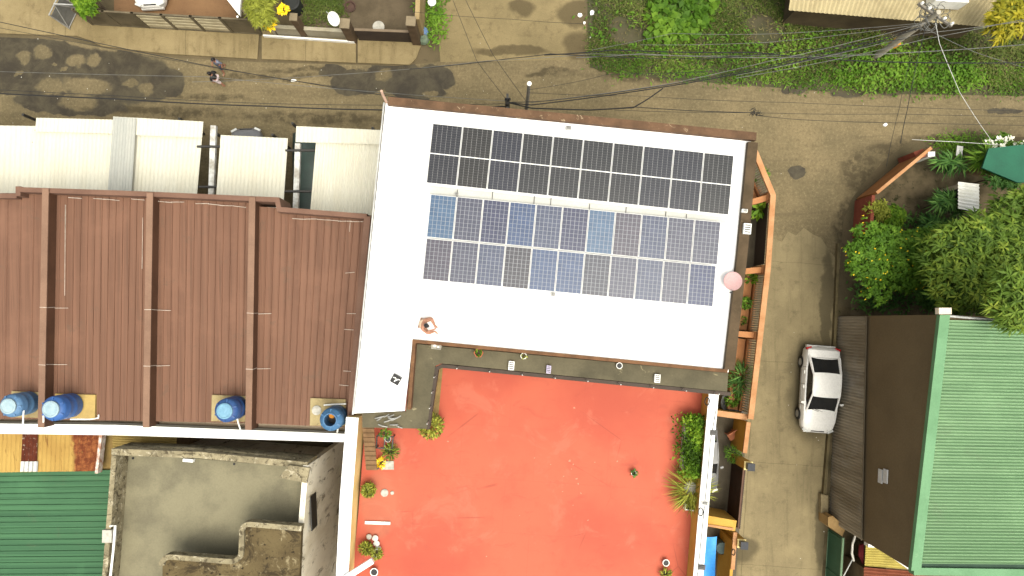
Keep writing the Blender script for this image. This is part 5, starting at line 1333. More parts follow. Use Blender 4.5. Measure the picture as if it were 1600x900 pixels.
def carpet(name, label, poly, n, fol, ll, lw, h, z0=.0, kind='stuff', cat='grass', jit=.22, bare=0.0):
    pts = np.array([tuple(P(x, y, 0))[:2] for x, y in poly])
    lo, hi = pts.min(0), pts.max(0); out = []
    while len(out) < n:
        q = RNG.uniform(lo, hi, (n * 2, 2))
        inside = np.zeros(len(q), bool); j = len(pts) - 1
        for i in range(len(pts)):
            xi, yi = pts[i]; xj, yj = pts[j]
            cnd = ((yi > q[:, 1]) != (yj > q[:, 1])) & (q[:, 0] < (xj - xi) * (q[:, 1] - yi) / (yj - yi + 1e-12) + xi)
            inside ^= cnd; j = i
        q = q[inside] + RNG.normal(0, jit, (inside.sum(), 2))
        # patchy density
        f = np.sin(q[:, 0] * 1.7 + 1.3 * np.sin(q[:, 1] * 1.1)) * np.sin(q[:, 1] * 2.3 + .7 * np.sin(q[:, 0] * 1.9))
        q = q[RNG.random(len(q)) < .62 + .38 * f - bare * (np.sin(q[:, 0] * .9 + 2) * np.sin(q[:, 1] * 1.3 + 1) > .55)]
        out += list(q)
    q = np.array(out[:n])
    f = np.sin(q[:, 0] * 1.1 + 2 * np.sin(q[:, 1] * .8)) * .5 + .5
    z = z0 + h * RNG.random(n) * (.4 + .6 * f)
    b = np.stack([q[:, 0], q[:, 1], z], 1)
    a = RNG.uniform(0, 6.28, n)
    d = unit(np.stack([np.cos(a), np.sin(a), RNG.uniform(.05, 1.0, n)], 1))
    rv = np.clip(.25 + .35 * f + .4 * (RNG.random(n) - .2), 0, 1)
    o = leaves_mesh(name, FOL[fol], b, d, RNG.uniform(.6, 1.3, n) * ll, RNG.uniform(.6, 1.3, n) * lw, .3, rv)
    if kind: o['kind'] = kind
    o['label'] = label; o['category'] = cat
    return o
lot = [(920, 96), (925, 60), (935, -20), (1230, -30), (1240, 20), (1400, 40), (1540, 55), (1640, 60), (1640, 138), (1480, 137), (1330, 132), (1200, 122), (1050, 112), (960, 108)]
carpet('lot_grass', 'rough green grass covering the empty lot by the street', lot, 34000, 'grass', .20, .045, .35, bare=.7)
carpet('verge_grass', 'lighter grass fringe along the street edge of the lot', [(922, 92), (1050, 100), (1200, 112), (1330, 116), (1500, 112), (1600, 108), (1640, 138), (1480, 139), (1330, 134), (1200, 124), (1050, 113), (960, 109)], 5500, 'bush', .24, .05, .25, jit=.3)
carpet('broadleaf_vines', 'large leaved green creeper in the empty lot', [(1016, 66), (1028, 30), (1024, 0), (1034, -30), (1112, -20), (1104, 16), (1098, 40), (1076, 66), (1050, 60)], 720, 'vine', .42, .36, .5, .1, cat='creeper', jit=.35)
carpet('leafy_weeds', 'leafy weeds along the right part of the verge', [(1300, 128), (1330, 92), (1450, 84), (1520, 95), (1520, 132), (1420, 136)], 2400, 'bush', .22, .12, .45, .05, cat='weeds', jit=.3)
carpet('garden_weeds', 'dark weeds growing under the garden trees', [(1330, 480), (1345, 380), (1380, 330), (1420, 340), (1480, 350), (1640, 360), (1640, 480), (1400, 490)], 4000, 'drac', .3, .1, .5, cat='weeds')
carpet('street_weeds', 'thin weeds along the garden side of the street', [(1440, 226), (1470, 214), (1560, 215), (1560, 232), (1480, 240)], 800, 'bush', .25, .05, .3, cat='weeds')
carpet('corner_weeds', 'weeds beside the driveway near the white stool', [(665, -20), (690, -20), (690, 20), (688, 60), (672, 68), (664, 40)], 800, 'bush', .25, .08, .35, cat='weeds', jit=.25)
carpet('lot_scrub', 'scattered lighter leafy scrub across the middle of lot', [(1120, 60), (1300, 60), (1440, 75), (1440, 100), (1200, 105), (1010, 95), (960, 80), (930, 40), (1000, 20), (1010, 60)], 1500, 'bush', .24, .10, .4, .05, cat='scrub', jit=.5, bare=.5)
carpet('dry_grass', 'dry brownish grass patches in the empty lot', lot, 5000, 'dry', .22, .035, .3, .05, cat='grass', jit=.4, bare=.2)
carpet('front_lawn', 'dark green lawn behind the low white wall', [(478, -30), (532, -30), (532, 34), (476, 38)], 2600, 'grass', .22, .05, .3)

# ================================================================== NORTH SIDE
bh = T('beige_roof_house', 'house with beige corrugated roof beyond the empty lot', 'house', P(1400, -40, 0))
a, b, c, d = P(1232, 16, 2.3), P(1542, 42, 2.3), P(1700, -160, 3.1), P(1260, -190, 3.1)
MB().corr(a, b, c, d, 46, .03, 'sine').build('roof', M('beige_sheet', C(208, 192, 148), C(190, 174, 132), 1.2, .8, .1), bh)
MB().prism([P(1246, 12, 2.1), P(1536, 36, 2.1), P(1680, -150, 2.1), P(1270, -180, 2.1)], 0).build('wall', M('brown_dirty_wall', C(98, 84, 60), C(76, 64, 46), 1.2), bh)
o = MB().prism(L_([(1462, -14), (1514, -14), (1514, 4), (1462, 1)], 3.4), 2.6).build('white_water_trough', WHITE_PVC); tag(o, 'white panel on the beige roof at the top picture edge', 'panel')
tree('yellow_tree', 'tree with yellow leaves at the upper right corner', 'tree', 1585, 38, 4.2, (1.5, 1.4, .9), FOL['yellow'], 420, 7, .3, .12, .35, 9, .45, base=P(1600, 60, 0))
tree('garden_tree', 'lime green bushy tree at the left end of the long gate', 'tree', 148, 2, 2.2, (1.0, .75, .6), FOL['lime'], 420, 7, .22, .1, .35, 7, .5, trunk_r=.06)
tree('yellow_flower_tree', 'green tree with large yellow flowers at the right end of the long gate', 'tree', 402, 14, 3.2, (1.0, .9, .6), FOL['olive'], 240, 10, .32, .06, .3, 7, .5, trunk_r=.06, flowers=None)
for x, y, lb in ((423, 40, 'lower yellow flower cluster hanging over the pavement'), (443, 16, 'upper yellow flower cluster at the tree edge')):
    t = T('flower_cluster', lb, 'flowers', P(x, y, 3.1), 0, 'yellow flower clusters'); plant_leaves(t, FOL['flower'], 110, .26, .15, .15, .10, .25, 0, 'petals', .6)
# long gate + forecourt
lg_ = T('long_gate', 'long low grey gate with open panels in front of brown forecourt', 'gate', P(280, 40, 0))
a, b = P(146, 38, .1), P(408, 53, .1)
GM = M('grey_brown_gate', C(128, 116, 92), C(100, 90, 70), 1.5, .7, .1)
for k in range(7):
    c_ = lerp(a, b, k / 6); MB().box((c_.x, c_.y, .95), (.14, .1, 1.9), R(-3)).build('post', GM, lg_)
MB().strip([a, b], .08, 1.78, 1.9).strip([a, b], .08, .1, .2).build('rail', GM, lg_)
for k in (0, 1, 5):
    MB().strip([lerp(a, b, (k + .06) / 6), lerp(a, b, (k + .94) / 6)], .04, .21, 1.77).build('solid_panel', GM, lg_)
sl2 = MB()
for k in (2, 3, 4):
    for j in range(4): sl2.strip([lerp(a, b, (k + .06) / 6), lerp(a, b, (k + .94) / 6)], .05, .3 + j * .36, .55 + j * .36)
sl2.build('slat', M('sunlit_slat', C(214, 200, 164), C(190, 176, 140), 1.5), lg_)
struct(MB().prism(L_([(178, 26), (372, 30), (348, -40), (330, -200), (180, -200)], .05), -.05).build('forecourt', M('brown_tiles', C(150, 114, 78), C(134, 100, 68), .6, .7, .1, spots=C(120, 92, 64)), keep=True))
hs_ = T('white_roof_house', 'house corner with white roof edge beside the brown forecourt', 'house', P(400, -60, 0))
MB().prism(L_([(352, -4), (374, 24), (376, -4), (470, -100), (400, -200), (330, -100)], 3.2), 3.0).build('roof', WHITE_PAINT, hs_)
MB().prism(L_([(358, -10), (372, 10), (374, -20), (440, -100), (400, -180), (340, -90)], 2.95), 0).build('wall', HW, hs_)
MB().tube([P(371, 26, 0), P(371, 26, 3.0)], .05).build('downpipe', WHITE_PVC, hs_)
sg = T('small_steel_gate', 'small steel framed gate left of the lime green tree', 'gate', P(105, 30, 0))
fr = MB()
a0, b0 = P(109, 45, .1), P(124, 14, .1)
for p in (a0, b0): fr.tube([p, p + Vector((0, 0, 1.7))], .035, 6)
fr.tube([a0 + Vector((0, 0, 1.7)), b0 + Vector((0, 0, 1.7))], .03, 6).tube([a0 + Vector((0, 0, .1)), b0 + Vector((0, 0, .1))], .03, 6).tube([a0 + Vector((0, 0, .1)), lerp(a0, b0, .5) + Vector((0, 0, 1.7))], .03, 6).tube([b0 + Vector((0, 0, .1)), lerp(a0, b0, .5) + Vector((0, 0, 1.7))], .03, 6)
fr.build('frame', STEEL, sg)
MB().strip([a0, b0], .015, .15, 1.65).build('mesh_panel', M('grey_mesh', (.16, .16, .15, 1), (.12, .12, .11, 1), 3, .6), sg)
o = MB().tube([P(84, 6, 1.85), P(124, 8, 1.85)], .035, 6).build('steel_rail', STEEL); tag(o, 'pale steel rail behind the small steel gate', 'rail')
lw_ = T('low_front_wall', 'low whitish wall with brown posts above the pavement', 'wall', P(490, 52, 0))
MB().strip([P(430, 53, 0), P(548, 60, 0)], .18, 0, 1.0).build('panel', M('dirty_white_wall', C(196, 188, 164), C(168, 158, 132), 1, .9, .15), lw_)
MB().strip([P(412, 56, .2), P(554, 66, .2)], .08, 0.05, .3).build('kerb_pipe', WHITE_PVC, lw_)
BP = M('brown_post', C(122, 100, 76), C(98, 80, 60), 2)
def gatepost(label, px, py, h, sz):
    t = T('stone_post', label, 'post', P(px, py, 0), R(-4), 'stone posts on the north side')
    MB().box((0, 0, h / 2), (sz, sz, h)).build('shaft', BP, t, local=True)
    MB().box((0, 0, h + .04), (sz * 1.15, sz * 1.15, .08)).build('cap', M('pale_post_cap', C(160, 144, 116)), t, local=True)
gatepost('leaning brown post in the middle of low whitish wall', 478, 55, 2.2, .32)
gatepost('brown post beside the white dish at the end of low wall', 552, 62, 2.0, .42)
gatepost('tall brown post at the right end of dark gate', 652, 66, 2.6, .40)
o = MB().strip([P(660, 60, 0), P(672, -200, 0)], .22, 0, 2.4).build('boundary_wall', M('tan_boundary_wall', C(186, 162, 116), C(156, 134, 94), 1.2)); tag(o, 'tan boundary wall between the dark yard and the driveway', 'wall')
dg = T('dark_sliding_gate', 'dark brown solid gate between two brown posts', 'gate', P(600, 64, 0))
MB().strip([P(562, 63, 0), P(644, 66, 0)], .08, .05, 1.35).build('panel', M('dark_brown_panel', (.05, .035, .025, 1), (.035, .025, .02, 1), 1.5), dg)
MB().strip([P(562, 63, 0), P(644, 66, 0)], .12, 1.354, 1.42).build('top_rail', M('brown_rail', (.16, .12, .08, 1)), dg)
struct(MB().quad(*[P(x, y, .02) for x, y in ((546, 56), (650, 60), (668, -200), (470, -200), (470, 50))]).build('dark_yard', M('dark_yard_concrete', C(116, 102, 80), C(92, 80, 60), .9, .85), keep=True))
t = T('satellite_dish', 'white satellite dish on the brown post by low wall', 'satellite dish', P(544, 62, 0))
pr = [(.34 * k / 6 + .01, .07 * (k / 6) ** 2) for k in range(7)]
ds = MB().lathe(pr + [(r - .012, z + .012) for r, z in reversed(pr)], (0, 0, 0), 22)
rot = Matrix.Rotation(R(38), 3, 'X') @ Matrix.Rotation(R(-25), 3, 'Y')
ds.v = [rot @ v + Vector((-.15, .1, 2.4)) for v in ds.v]
ds.build('bowl', WHITE_PVC, t, local=True, smooth=True)
MB().tube([(0, 0, 2.0), (-.15, .1, 2.38)], .03).tube([(-.2, .1, 2.45), (-.5, .35, 2.6)], .015).build('feed_arm', STEEL, t, local=True)
t = T('stepping_stone', 'half round grey stone in the dark yard by the gate', 'stone', P(592, 43, 0)); MB().lathe([(.3, 0), (.3, .12), (.01, .13)], n=20).build('slab', GREY_POT, t, local=True)
t = T('dark_basin', 'dark round basin on the ground beside lawn', 'basin', P(548, 12, 0)); MB().lathe([(.24, 0), (.3, .18), (.26, .18), (.2, .05), (.01, .05)], n=20).build('bowl', M('brown_basin', (.07, .04, .03, 1)), t, local=True, smooth=True)
t = T('black_drum', 'black round drum beside the yellow flowers', 'drum', P(462, 14, 0)); MB().lathe([(.42, 0), (.45, .9), (.38, .95), (.36, .85), (.01, .85)], n=22).build('body', M('black_drum_plastic', (.025, .027, .026, 1), rough=.6), t, local=True, smooth=True)
t = T('bin_bags', 'blue and green bag of rubbish at the foot of tall post', 'rubbish bag', P(662, 52, 0))
for k, (x, y, m_) in enumerate(((0, 0, M('blue_bag', (.12, .2, .34, 1), (.08, .13, .24, 1), 6)), (.03, -.4, M('green_bag', (.13, .17, .12, 1), (.09, .12, .08, 1), 6)))):
    MB().lathe([(.2, 0), (.28, .15), (.22, .35), (.06, .45), (.08, .5), (.01, .5)], (x, y, 0), 9).build('bag', m_, t, local=True, smooth=True)
t = T('white_stool', 'white round stool among weeds beside the driveway', 'stool', P(676, 9, 0))
MB().lathe([(.2, .42), (.22, .45), (.2, .48), (.01, .48)], n=16).build('seat', WHITE_PVC, t, local=True)
for a in (0, 2.1, 4.2): MB().tube([(.16 * math.cos(a), .16 * math.sin(a), 0), (.12 * math.cos(a), .12 * math.sin(a), .42)], .025).build('leg', WHITE_PVC, t, local=True)
for x, y, sx, sy, a, lb in ((906, 24, .26, .26, -.2, 'white square tile lying at the right edge of driveway'), (925, 20, .24, .3, .4, 'crumpled white bag at the edge of lot grass'), (913, 36, .15, .15, .6, 'small white scrap below the square tile'), (922, 59, .12, .12, 0, 'white cap on a short post at the lot corner'), (459, 126, .35, .14, -.5, 'white plastic scrap lying on the muddy street'), (1383, 195, .22, .18, .3, 'white litter on the street near the garden')):
    p = P(x, y, .03)
    mbk = MB()
    n_ = 7
    ring = [Vector((p.x + sx / 2 * math.cos(t_ * 6.283 / n_ + a) * random.uniform(.75, 1.15), p.y + sy / 2 * math.sin(t_ * 6.283 / n_ + a) * random.uniform(.75, 1.15), p.z + random.uniform(.02, .07))) for t_ in range(n_)]
    mbk.prism(ring, .012)
    tag(mbk.build('litter', WHITE_PVC), lb, 'litter')
lb_ = 'tiny pale litter bits scattered along the streets'
mbk = MB()
for k in range(90):
    x = random.uniform(0, 1600); y = random.choice([random.uniform(60, 215), random.uniform(105, 160)])
    if x > 1210 and random.random() < .4: x = random.uniform(1215, 1300); y = random.uniform(250, 880)
    if 920 < x and y < 135: continue
    p = P(x, y, .02); s_ = random.uniform(.015, .04)
    mbk.box(p, (s_, s_ * random.uniform(.5, 1), .02), random.uniform(0, 3))
o = mbk.build('street_litter', M('pale_litter', (.5, .48, .42, 1))); o['kind'] = 'stuff'; o['label'] = lb_; o['category'] = 'litter'

# ================================================================== POLES AND WIRES
up_ = T('utility_pole', 'concrete utility pole loaded with cables in the empty lot', 'utility pole', P(1366, 90, 0))
ZPOLE = 5.6
pb = P(1366, 90, 0); pt_ = Vector((pb.x, pb.y, ZPOLE))
MB().tube([pb, pt_], [.16, .11], 10).build('shaft', M('pale_pole', (.36, .33, .27, 1), (.26, .24, .19, 1), 2), up_, smooth=True)
MB().box(pt_ + Vector((0, 0, -.3)), (1.8, .1, .12), R(-35)).box(pt_ + Vector((0, 0, -.9)), (1.4, .1, .12), R(40)).build('crossarm', M('grey_timber', (.2, .18, .15, 1)), up_)
ins = MB()
for dx in (-.8, -.4, .4, .8):
    c_ = pt_ + Matrix.Rotation(R(-35), 3, 'Z') @ Vector((dx, 0, -.2)); ins.lathe([(.05, 0), (.07, .05), (.04, .1), (.06, .14), (.01, .18)], c_, 8)
ins.build('insulator', WHITE_PVC, up_)
MB().box(pb + Vector((.12, .05, 1.8)), (.3, .3, .5)).build('meter_box', M('orange_box_paint', (.55, .26, .03, 1)), up_)
jn = MB()
for k in range(24):
    c_ = pt_ + Vector((random.uniform(-.4, .4), random.uniform(-.4, .4), random.uniform(-1.3, .1)))
    a = random.uniform(0, 6.28); r_ = random.uniform(.15, .35)
    jn.tube([c_ + Vector((r_ * math.cos(a + q), r_ * math.sin(a + q), .1 * math.sin(2 * q))) for q in np.linspace(0, 5, 9)], .016, 5)
jn.build('cable_coils', WIRE_GREY, up_)
bp = T('black_pole', 'short dark pole top behind the roof edge of the white house', 'utility pole', Vector((P(793, 160, 7.0).x, P(793, 160, 7.0).y, 0)))
q = P(793, 160, 7.0); MB().tube([Vector((q.x, q.y, 0)), Vector((q.x, q.y, 7.0))], [.14, .1], 10).build('shaft', M('black_pole_paint', (.02, .018, .016, 1)), bp)
MB().box(Vector((q.x, q.y, 6.7)), (.1, .9, .1)).build('crossarm', DARK_METAL, bp)
MB().lathe([(.05, 0), (.07, .1), (.01, .16)], Vector((q.x - .06, q.y + .1, 7.0)), 8).lathe([(.05, 0), (.07, .1), (.01, .16)], Vector((q.x + .07, q.y + .1, 7.0)), 8).build('insulator', BLACK, bp)
q2 = P(827, 131, 6.6)
lp_ = T('grey_pole', 'slim grey pole with white cap in the street beside white house', 'pole', Vector((q2.x, q2.y, 0)))
MB().tube([Vector((q2.x, q2.y, 0)), q2], [.09, .07], 10).build('shaft', M('grey_pole_paint', (.2, .19, .17, 1)), lp_)
MB().lathe([(.1, 0), (.1, .04), (.01, .07)], q2, 12).build('cap', WHITE_PVC, lp_)

def wire(label, pts, r=.014, mat=None, sag=.25, n=14):
    """cable hung through the given points (pixel x, y, height)"""
    q = [P(*p) for p in pts]; out = []
    for a, b in zip(q[:-1], q[1:]):
        for k in range(n):
            t_ = k / n; p = lerp(a, b, t_); p.z -= sag * 4 * t_ * (1 - t_) * min(1, (b - a).length / 12); out.append(p)
    out.append(q[-1])
    o = MB().tube(out, r * .8, 5).build('overhead_wire', mat or WIRE); tag(o, label, 'cable', 'overhead wires')
NP = (793, 160, 6.8)
wire('black wire slanting over the muddy street from the upper left corner', [(-420, -60, 6.5), (300, 98, 5.6), (470, 128, 5.6), (770, 172, 6.8)], .02)
wire('second thinner black wire beside the one from the upper left', [(-420, -40, 6.3), (330, 105, 5.7), (560, 140, 5.8), (780, 170, 6.8)], .011)
wire('thick black cable bundle low along the street past the canopies', [(-420, 120, 5.6), (190, 155, 5.2), (420, 166, 5.2), (620, 172, 5.6), (793, 166, 6.6)], .035)
wire('thin black cable just above the thick street bundle', [(-420, 112, 5.7), (190, 150, 5.3), (430, 162, 5.3), (793, 162, 6.7)], .014)
wire('faint dark cable crossing the middle of the muddy street', [(-420, 95, 5.9), (330, 120, 5.6), (793, 158, 6.8)], .011, WIRE_GREY)
wire('thin grey wire rising from mud patches toward the driveway', [(300, 128, 5.2), (520, 117, 5.4), (760, 95, 5.6), (925, 84, 5.4), (1360, 84, 5.0)], .012, WIRE_GREY)
wire('dark wire crossing the foot of the driveway', [(640, 108, 5.4), (800, 91, 5.5), (860, 84, 5.5), (1100, 92, 5.4), (1420, 60, 5.4)], .02)
wire('left one of two dark wires crossing the driveway diagonally', [(700, -20, 6.0), (745, 95, 6.2), (793, 158, 6.9)], .012)
wire('right one of two dark wires crossing the driveway diagonally', [(718, -20, 6.0), (770, 85, 6.2), (822, 158, 6.6)], .012)
wire('thin wire crossing the upper part of driveway', [(640, 18, 4), (800, 30, 4), (912, 37, 3)], .01)
wire('heaviest cable bundle from the dark pole to utility pole', [NP, (830, 164, 6.2), (1030, 137, 5.6), (1200, 106, 5.4), (1330, 78, 5.4), (1436, 44, 5.3)], .03)
wire('black cable under the heaviest bundle, from the dark pole', [NP, (850, 158, 6.3), (1035, 134, 5.7), (1210, 101, 5.5), (1440, 42, 5.4)], .02)
wire('grey cable above the heaviest bundle over the grass', [(830, 160, 6.2), (1040, 132, 5.7), (1200, 96, 5.6), (1330, 66, 5.5), (1446, 36, 5.5)], .018, WIRE_GREY)
wire('pale cable over the grass ending at the yellow tree', [(1150, 118, 5.5), (1300, 86, 5.4), (1440, 52, 5.3), (1560, 38, 5.2), (1700, 20, 5.2)], .016, WIRE_GREY)
wire('second pale cable over the grass ending at the yellow tree', [(1150, 122, 5.5), (1310, 92, 5.4), (1450, 60, 5.3), (1570, 36, 5.2), (1700, 10, 5.2)], .016, WIRE_GREY)
wire('sagging black cable along the front roof edge of white house', [NP, (830, 169, 6.0), (920, 172, 5.6), (990, 168, 5.5), (1012, 155, 5.5), (1036, 138, 5.6)], .035, None, .05)
wire('black cable leaving the sagging loop toward the right', [(940, 171, 5.5), (990, 167, 5.5), (1080, 173, 5.3), (1180, 176, 5.2)], .02, None, .1)
wire('thin cable from the grey pole far across the street', [(827, 145, 6.4), (1000, 150, 5.6), (1230, 160, 5.4), (1900, 180, 5.6)], .011)
wire('thin cable below the far crossing one, leaving street at right', [(960, 172, 5.5), (1180, 176, 5.3), (1400, 178, 5.3), (1900, 182, 5.5)], .012)
wire('lowest thin cable over the right part of street', [(1180, 180, 5.2), (1250, 187, 5.2), (1420, 192, 5.2), (1900, 196, 5.5)], .013)
wire('thin dark cable arching over street left of the grass', [(827, 140, 6.5), (900, 128, 6), (950, 116, 5.6), (1180, 108, 5.4)], .011)
wire('upper black cable over the grass from the driveway side', [(850, 86, 5.4), (960, 78, 5.4), (1180, 82, 5.3), (1360, 96, 5.2), (1700, 96, 5.3)], .03)
wire('middle black cable over the grass from the driveway side', [(900, 90, 5.3), (1000, 84, 5.4), (1200, 90, 5.3), (1420, 82, 5.2), (1700, 60, 5.2)], .022, WIRE_GREY)
wire('pale thin wire high over the creeper leaves', [(925, 78, 5.6), (1050, 52, 5.6), (1200, 53, 5.5), (1440, 36, 5.5)], .012, WIRE_GREY)
wire('pale wire over grass below the beige roof', [(1000, 70, 5.4), (1200, 66, 5.4), (1440, 38, 5.5)], .012, WIRE_GREY)
wire('left wire of the dark pair crossing street toward the garden', [(1440, 44, 5.4), (1418, 110, 5.0), (1405, 170, 4.6), (1385, 260, 3.0)], .012)
wire('right wire of the dark pair crossing street toward the garden', [(1446, 44, 5.4), (1428, 120, 5.0), (1418, 170, 4.6), (1407, 224, 3.6)], .02)
wire('white wire from utility pole down to the white flowers', [(1462, 36, 5.5), (1468, 68, 5.2), (1500, 145, 4.6), (1548, 218, 2.0)], .016, M('white_cable', (.5, .5, .47, 1)), .1)
wire('thin pale wire along the street side of garden', [(1425, 218, 2.6), (1500, 222, 2.6), (1560, 226, 2.4)], .016, M('white_cable', 0), .05)
wire('grey wire from utility pole to the right edge of grass', [(1446, 44, 5.4), (1520, 80, 5.2), (1600, 105, 5.0), (1700, 130, 5.0)], .014, WIRE_GREY)
wk = MB()
for k in range(16):
    c_ = P(1180 + random.uniform(-7, 7), 176 + random.uniform(-4, 4), 5.2); a = random.uniform(0, 6.28)
    wk.tube([c_, c_ + Vector((.12 * math.cos(a), .12 * math.sin(a), .03)), c_ + Vector((.2 * math.cos(a + 1), .2 * math.sin(a + 1), 0))], .014, 4)
o = wk.build('cable_knot', WIRE); tag(o, 'dark knot of cable hanging over the street', 'cable')

# ================================================================== PEOPLE
def skin_obj(name, joints, mat, parent, root='pelvis', sub=2):
    idx = {k: i for i, k in enumerate(joints)}
    me = bpy.data.meshes.new(name)
    me.from_pydata([v[0] for v in joints.values()], [(idx[k], idx[v[2]]) for k, v in joints.items() if v[2] in idx], [])
    o = bpy.data.objects.new(name, me); SC.collection.objects.link(o); o.parent = parent
    md = o.modifiers.new('Skin', 'SKIN'); md.use_smooth_shade = True
    for i, v in enumerate(joints.values()):
        d_ = me.skin_vertices[0].data[i]; d_.radius = (v[1], v[1]); d_.use_root = False
    me.skin_vertices[0].data[idx.get(root, 0)].use_root = True
    ss = o.modifiers.new('Subdivision', 'SUBSURF'); ss.levels = sub; ss.render_levels = sub
    me.materials.append(mat)
    return o
def person(label, loc, rz, J, shirt, shorts, shirt_parts, shorts_parts, cap=None):
    t = T('person', label, 'person', loc, rz)
    j = dict(J)
    for s_, sg in (('l', -1), ('r', 1)):
        w_ = Vector(j['wrist_' + s_][0]); e_ = Vector(j['elbow_' + s_][0]); d_ = (w_ - e_).normalized()
        pm = w_ + d_ * .07; j['palm_' + s_] = (tuple(pm), .026, 'wrist_' + s_)
        side = d_.cross(Vector((0, 0, 1))); side = side.normalized() if side.length > .01 else Vector((1, 0, 0))
        for k, ln in enumerate((.055, .065, .06, .045)):
            b_ = pm + side * (k - 1.5) * .018 + d_ * .02
            j[f'f{k}_{s_}'] = (tuple(b_ + d_ * ln * .5), .009, 'palm_' + s_)
            j[f'g{k}_{s_}'] = (tuple(b_ + d_ * ln * .9 + Vector((0, 0, -.02))), .007, f'f{k}_{s_}')
        j['thumb_' + s_] = (tuple(w_ + d_ * .03 + side * .035 * sg), .010, 'wrist_' + s_)
    skin_obj('body', j, SKIN, t)
    def sub(parts, f):
        return {k: (J[k][0], J[k][1] * f + .012, J[k][2]) for k in parts}
    skin_obj('shirt', sub(shirt_parts, 1.1), shirt, t, shirt_parts[0])
    skin_obj('shorts', sub(shorts_parts, 1.1), shorts, t, shorts_parts[0])
    hd = Vector(J['head'][0]); up = (Vector(J['crown'][0]) - hd).normalized()
    fwd = Vector((0, 1, 0)); fwd = (fwd - up * fwd.dot(up)).normalized(); sd = fwd.cross(up)
    h = MB(); N1, N2 = 8, 14; i0 = 0
    for i in range(N1 + 1):
        th = R(105) * i / N1
        for q in range(N2):
            ph = 2 * math.pi * q / N2
            f_ = 1.0 if math.sin(ph) < .35 else (1.0 if th < R(58) else .72)
            h.v.append(hd + up * .02 + (up * math.cos(th) * .118 + (sd * math.cos(ph) * .098 + fwd * math.sin(ph) * .108) * math.sin(th)) * f_)
    for i in range(N1):
        for q in range(N2):
            A = i * N2 + q; B = i * N2 + (q + 1) % N2; h.f.append((A, A + N2, B + N2, B))
    h.build('hair', cap or HAIR, t, local=True, smooth=True)
    fc = MB()
    for s_ in (-1, 1): fc.box(hd + fwd * .092 + sd * s_ * .035 + up * .012, (.022, .012, .012))
    fc.build('eyes', BLACK, t, local=True)
    MB().tube([hd + fwd * .09 + up * .01, hd + fwd * .115 - up * .025], [.01, .016], 6).build('nose', SKIN, t, local=True)
    MB().box(hd + fwd * .088 - up * .055, (.045, .012, .010)).build('mouth', M('lips', (.25, .08, .07, 1)), t, local=True)
    return t
def walk(sw=1, carry=.15):
    return {'pelvis': ((0, 0, .90), .115, None), 'spine': ((0, 0, 1.08), .105, 'pelvis'), 'chest': ((0, .01, 1.26), .125, 'spine'), 'neck': ((0, .02, 1.41), .05, 'chest'),
            'head': ((0, .035, 1.53), .092, 'neck'), 'crown': ((0, .035, 1.60), .07, 'head'),
            'sh_l': ((-.17, 0, 1.34), .058, 'chest'), 'sh_r': ((.17, 0, 1.34), .058, 'chest'),
            'elbow_l': ((-.23, -.06 * sw, 1.08), .042, 'sh_l'), 'elbow_r': ((.23, .08 * sw, 1.08), .042, 'sh_r'),
            'wrist_l': ((-.22, .06, .86), .028, 'elbow_l'), 'wrist_r': ((.22, .08 + carry, .90), .028, 'elbow_r'),
            'hip_l': ((-.09, 0, .84), .088, 'pelvis'), 'hip_r': ((.09, 0, .84), .088, 'pelvis'),
            'knee_l': ((-.10, .14 * sw, .48), .058, 'hip_l'), 'knee_r': ((.10, -.04 * sw, .48), .058, 'hip_r'),
            'ankle_l': ((-.10, .20 * sw, .08), .036, 'knee_l'), 'ankle_r': ((.10, -.22 * sw, .10), .036, 'knee_r'),
            'toe_l': ((-.10, .20 * sw + .16, .035), .034, 'ankle_l'), 'toe_r': ((.10, -.22 * sw + .15, .035), .034, 'ankle_r')}
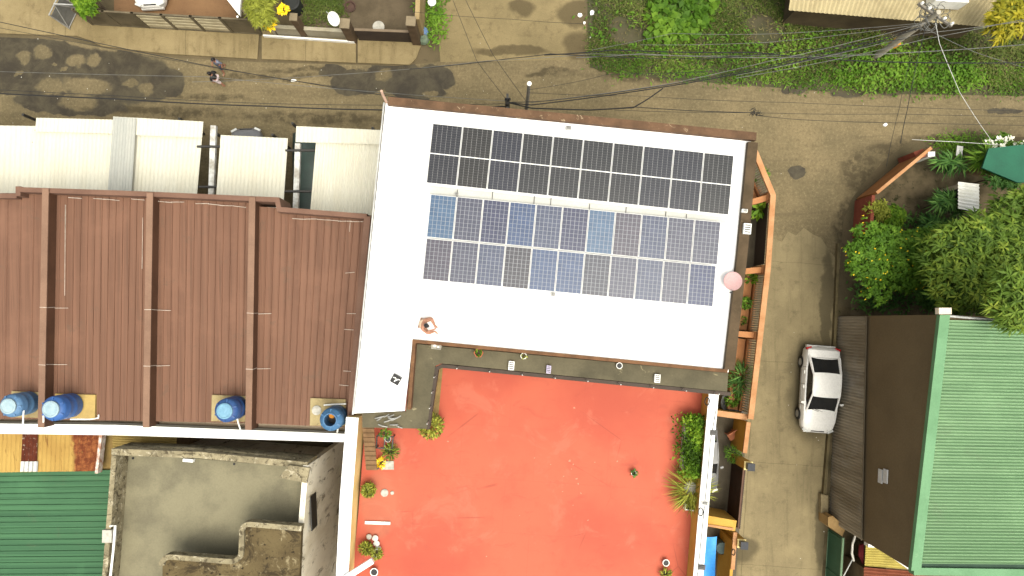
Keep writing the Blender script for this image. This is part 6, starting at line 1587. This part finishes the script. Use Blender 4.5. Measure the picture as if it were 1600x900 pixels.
TOP = ['chest', 'spine', 'sh_l', 'sh_r', 'elbow_l', 'elbow_r', 'pelvis']; BOT = ['pelvis', 'hip_l', 'hip_r', 'knee_l', 'knee_r']
person('person in grey blue shirt walking on the street side nearest the pavement', P(352, 109, .01), R(150), walk(1), M('grey_blue_cloth', (.16, .17, .22, 1), (.12, .13, .17, 1), 6), M('dark_navy_cloth', (.05, .055, .08, 1)), TOP, BOT)
person('person in black top and pale shorts walking nearer the canopies', P(347, 131, .01), R(80), walk(-1), M('black_cloth', (.022, .02, .02, 1)), M('pale_pink_cloth', (.55, .46, .46, 1), (.42, .34, .35, 1), 8), TOP, BOT)
sit = {'pelvis': ((0, 0, .13), .13, None), 'spine': ((0, .06, .30), .11, 'pelvis'), 'chest': ((0, .13, .48), .125, 'spine'), 'neck': ((0, .20, .62), .05, 'chest'),
       'head': ((0, .27, .72), .092, 'neck'), 'crown': ((0, .29, .79), .07, 'head'),
       'sh_l': ((-.18, .13, .53), .06, 'chest'), 'sh_r': ((.18, .13, .53), .06, 'chest'),
       'elbow_l': ((-.27, .30, .36), .043, 'sh_l'), 'elbow_r': ((.27, .30, .36), .043, 'sh_r'),
       'wrist_l': ((-.10, .48, .30), .028, 'elbow_l'), 'wrist_r': ((.10, .50, .28), .028, 'elbow_r'),
       'hip_l': ((-.10, .04, .12), .095, 'pelvis'), 'hip_r': ((.10, .04, .12), .095, 'pelvis'),
       'knee_l': ((-.30, .34, .28), .062, 'hip_l'), 'knee_r': ((.28, .38, .26), .062, 'hip_r'),
       'ankle_l': ((-.08, .50, .06), .038, 'knee_l'), 'ankle_r': ((.14, .58, .06), .038, 'knee_r'),
       'toe_l': ((-.02, .64, .035), .035, 'ankle_l'), 'toe_r': ((.20, .72, .035), .035, 'ankle_r')}
person('person in cream shirt sitting on the white roof below the panels', P(659, 505, ZR + .005), R(-108), sit, M('cream_cloth', (.68, .52, .36, 1), (.6, .44, .3, 1), 6), M('tan_shorts', (.36, .2, .13, 1)), ['chest', 'spine', 'sh_l', 'sh_r', 'pelvis'], BOT)
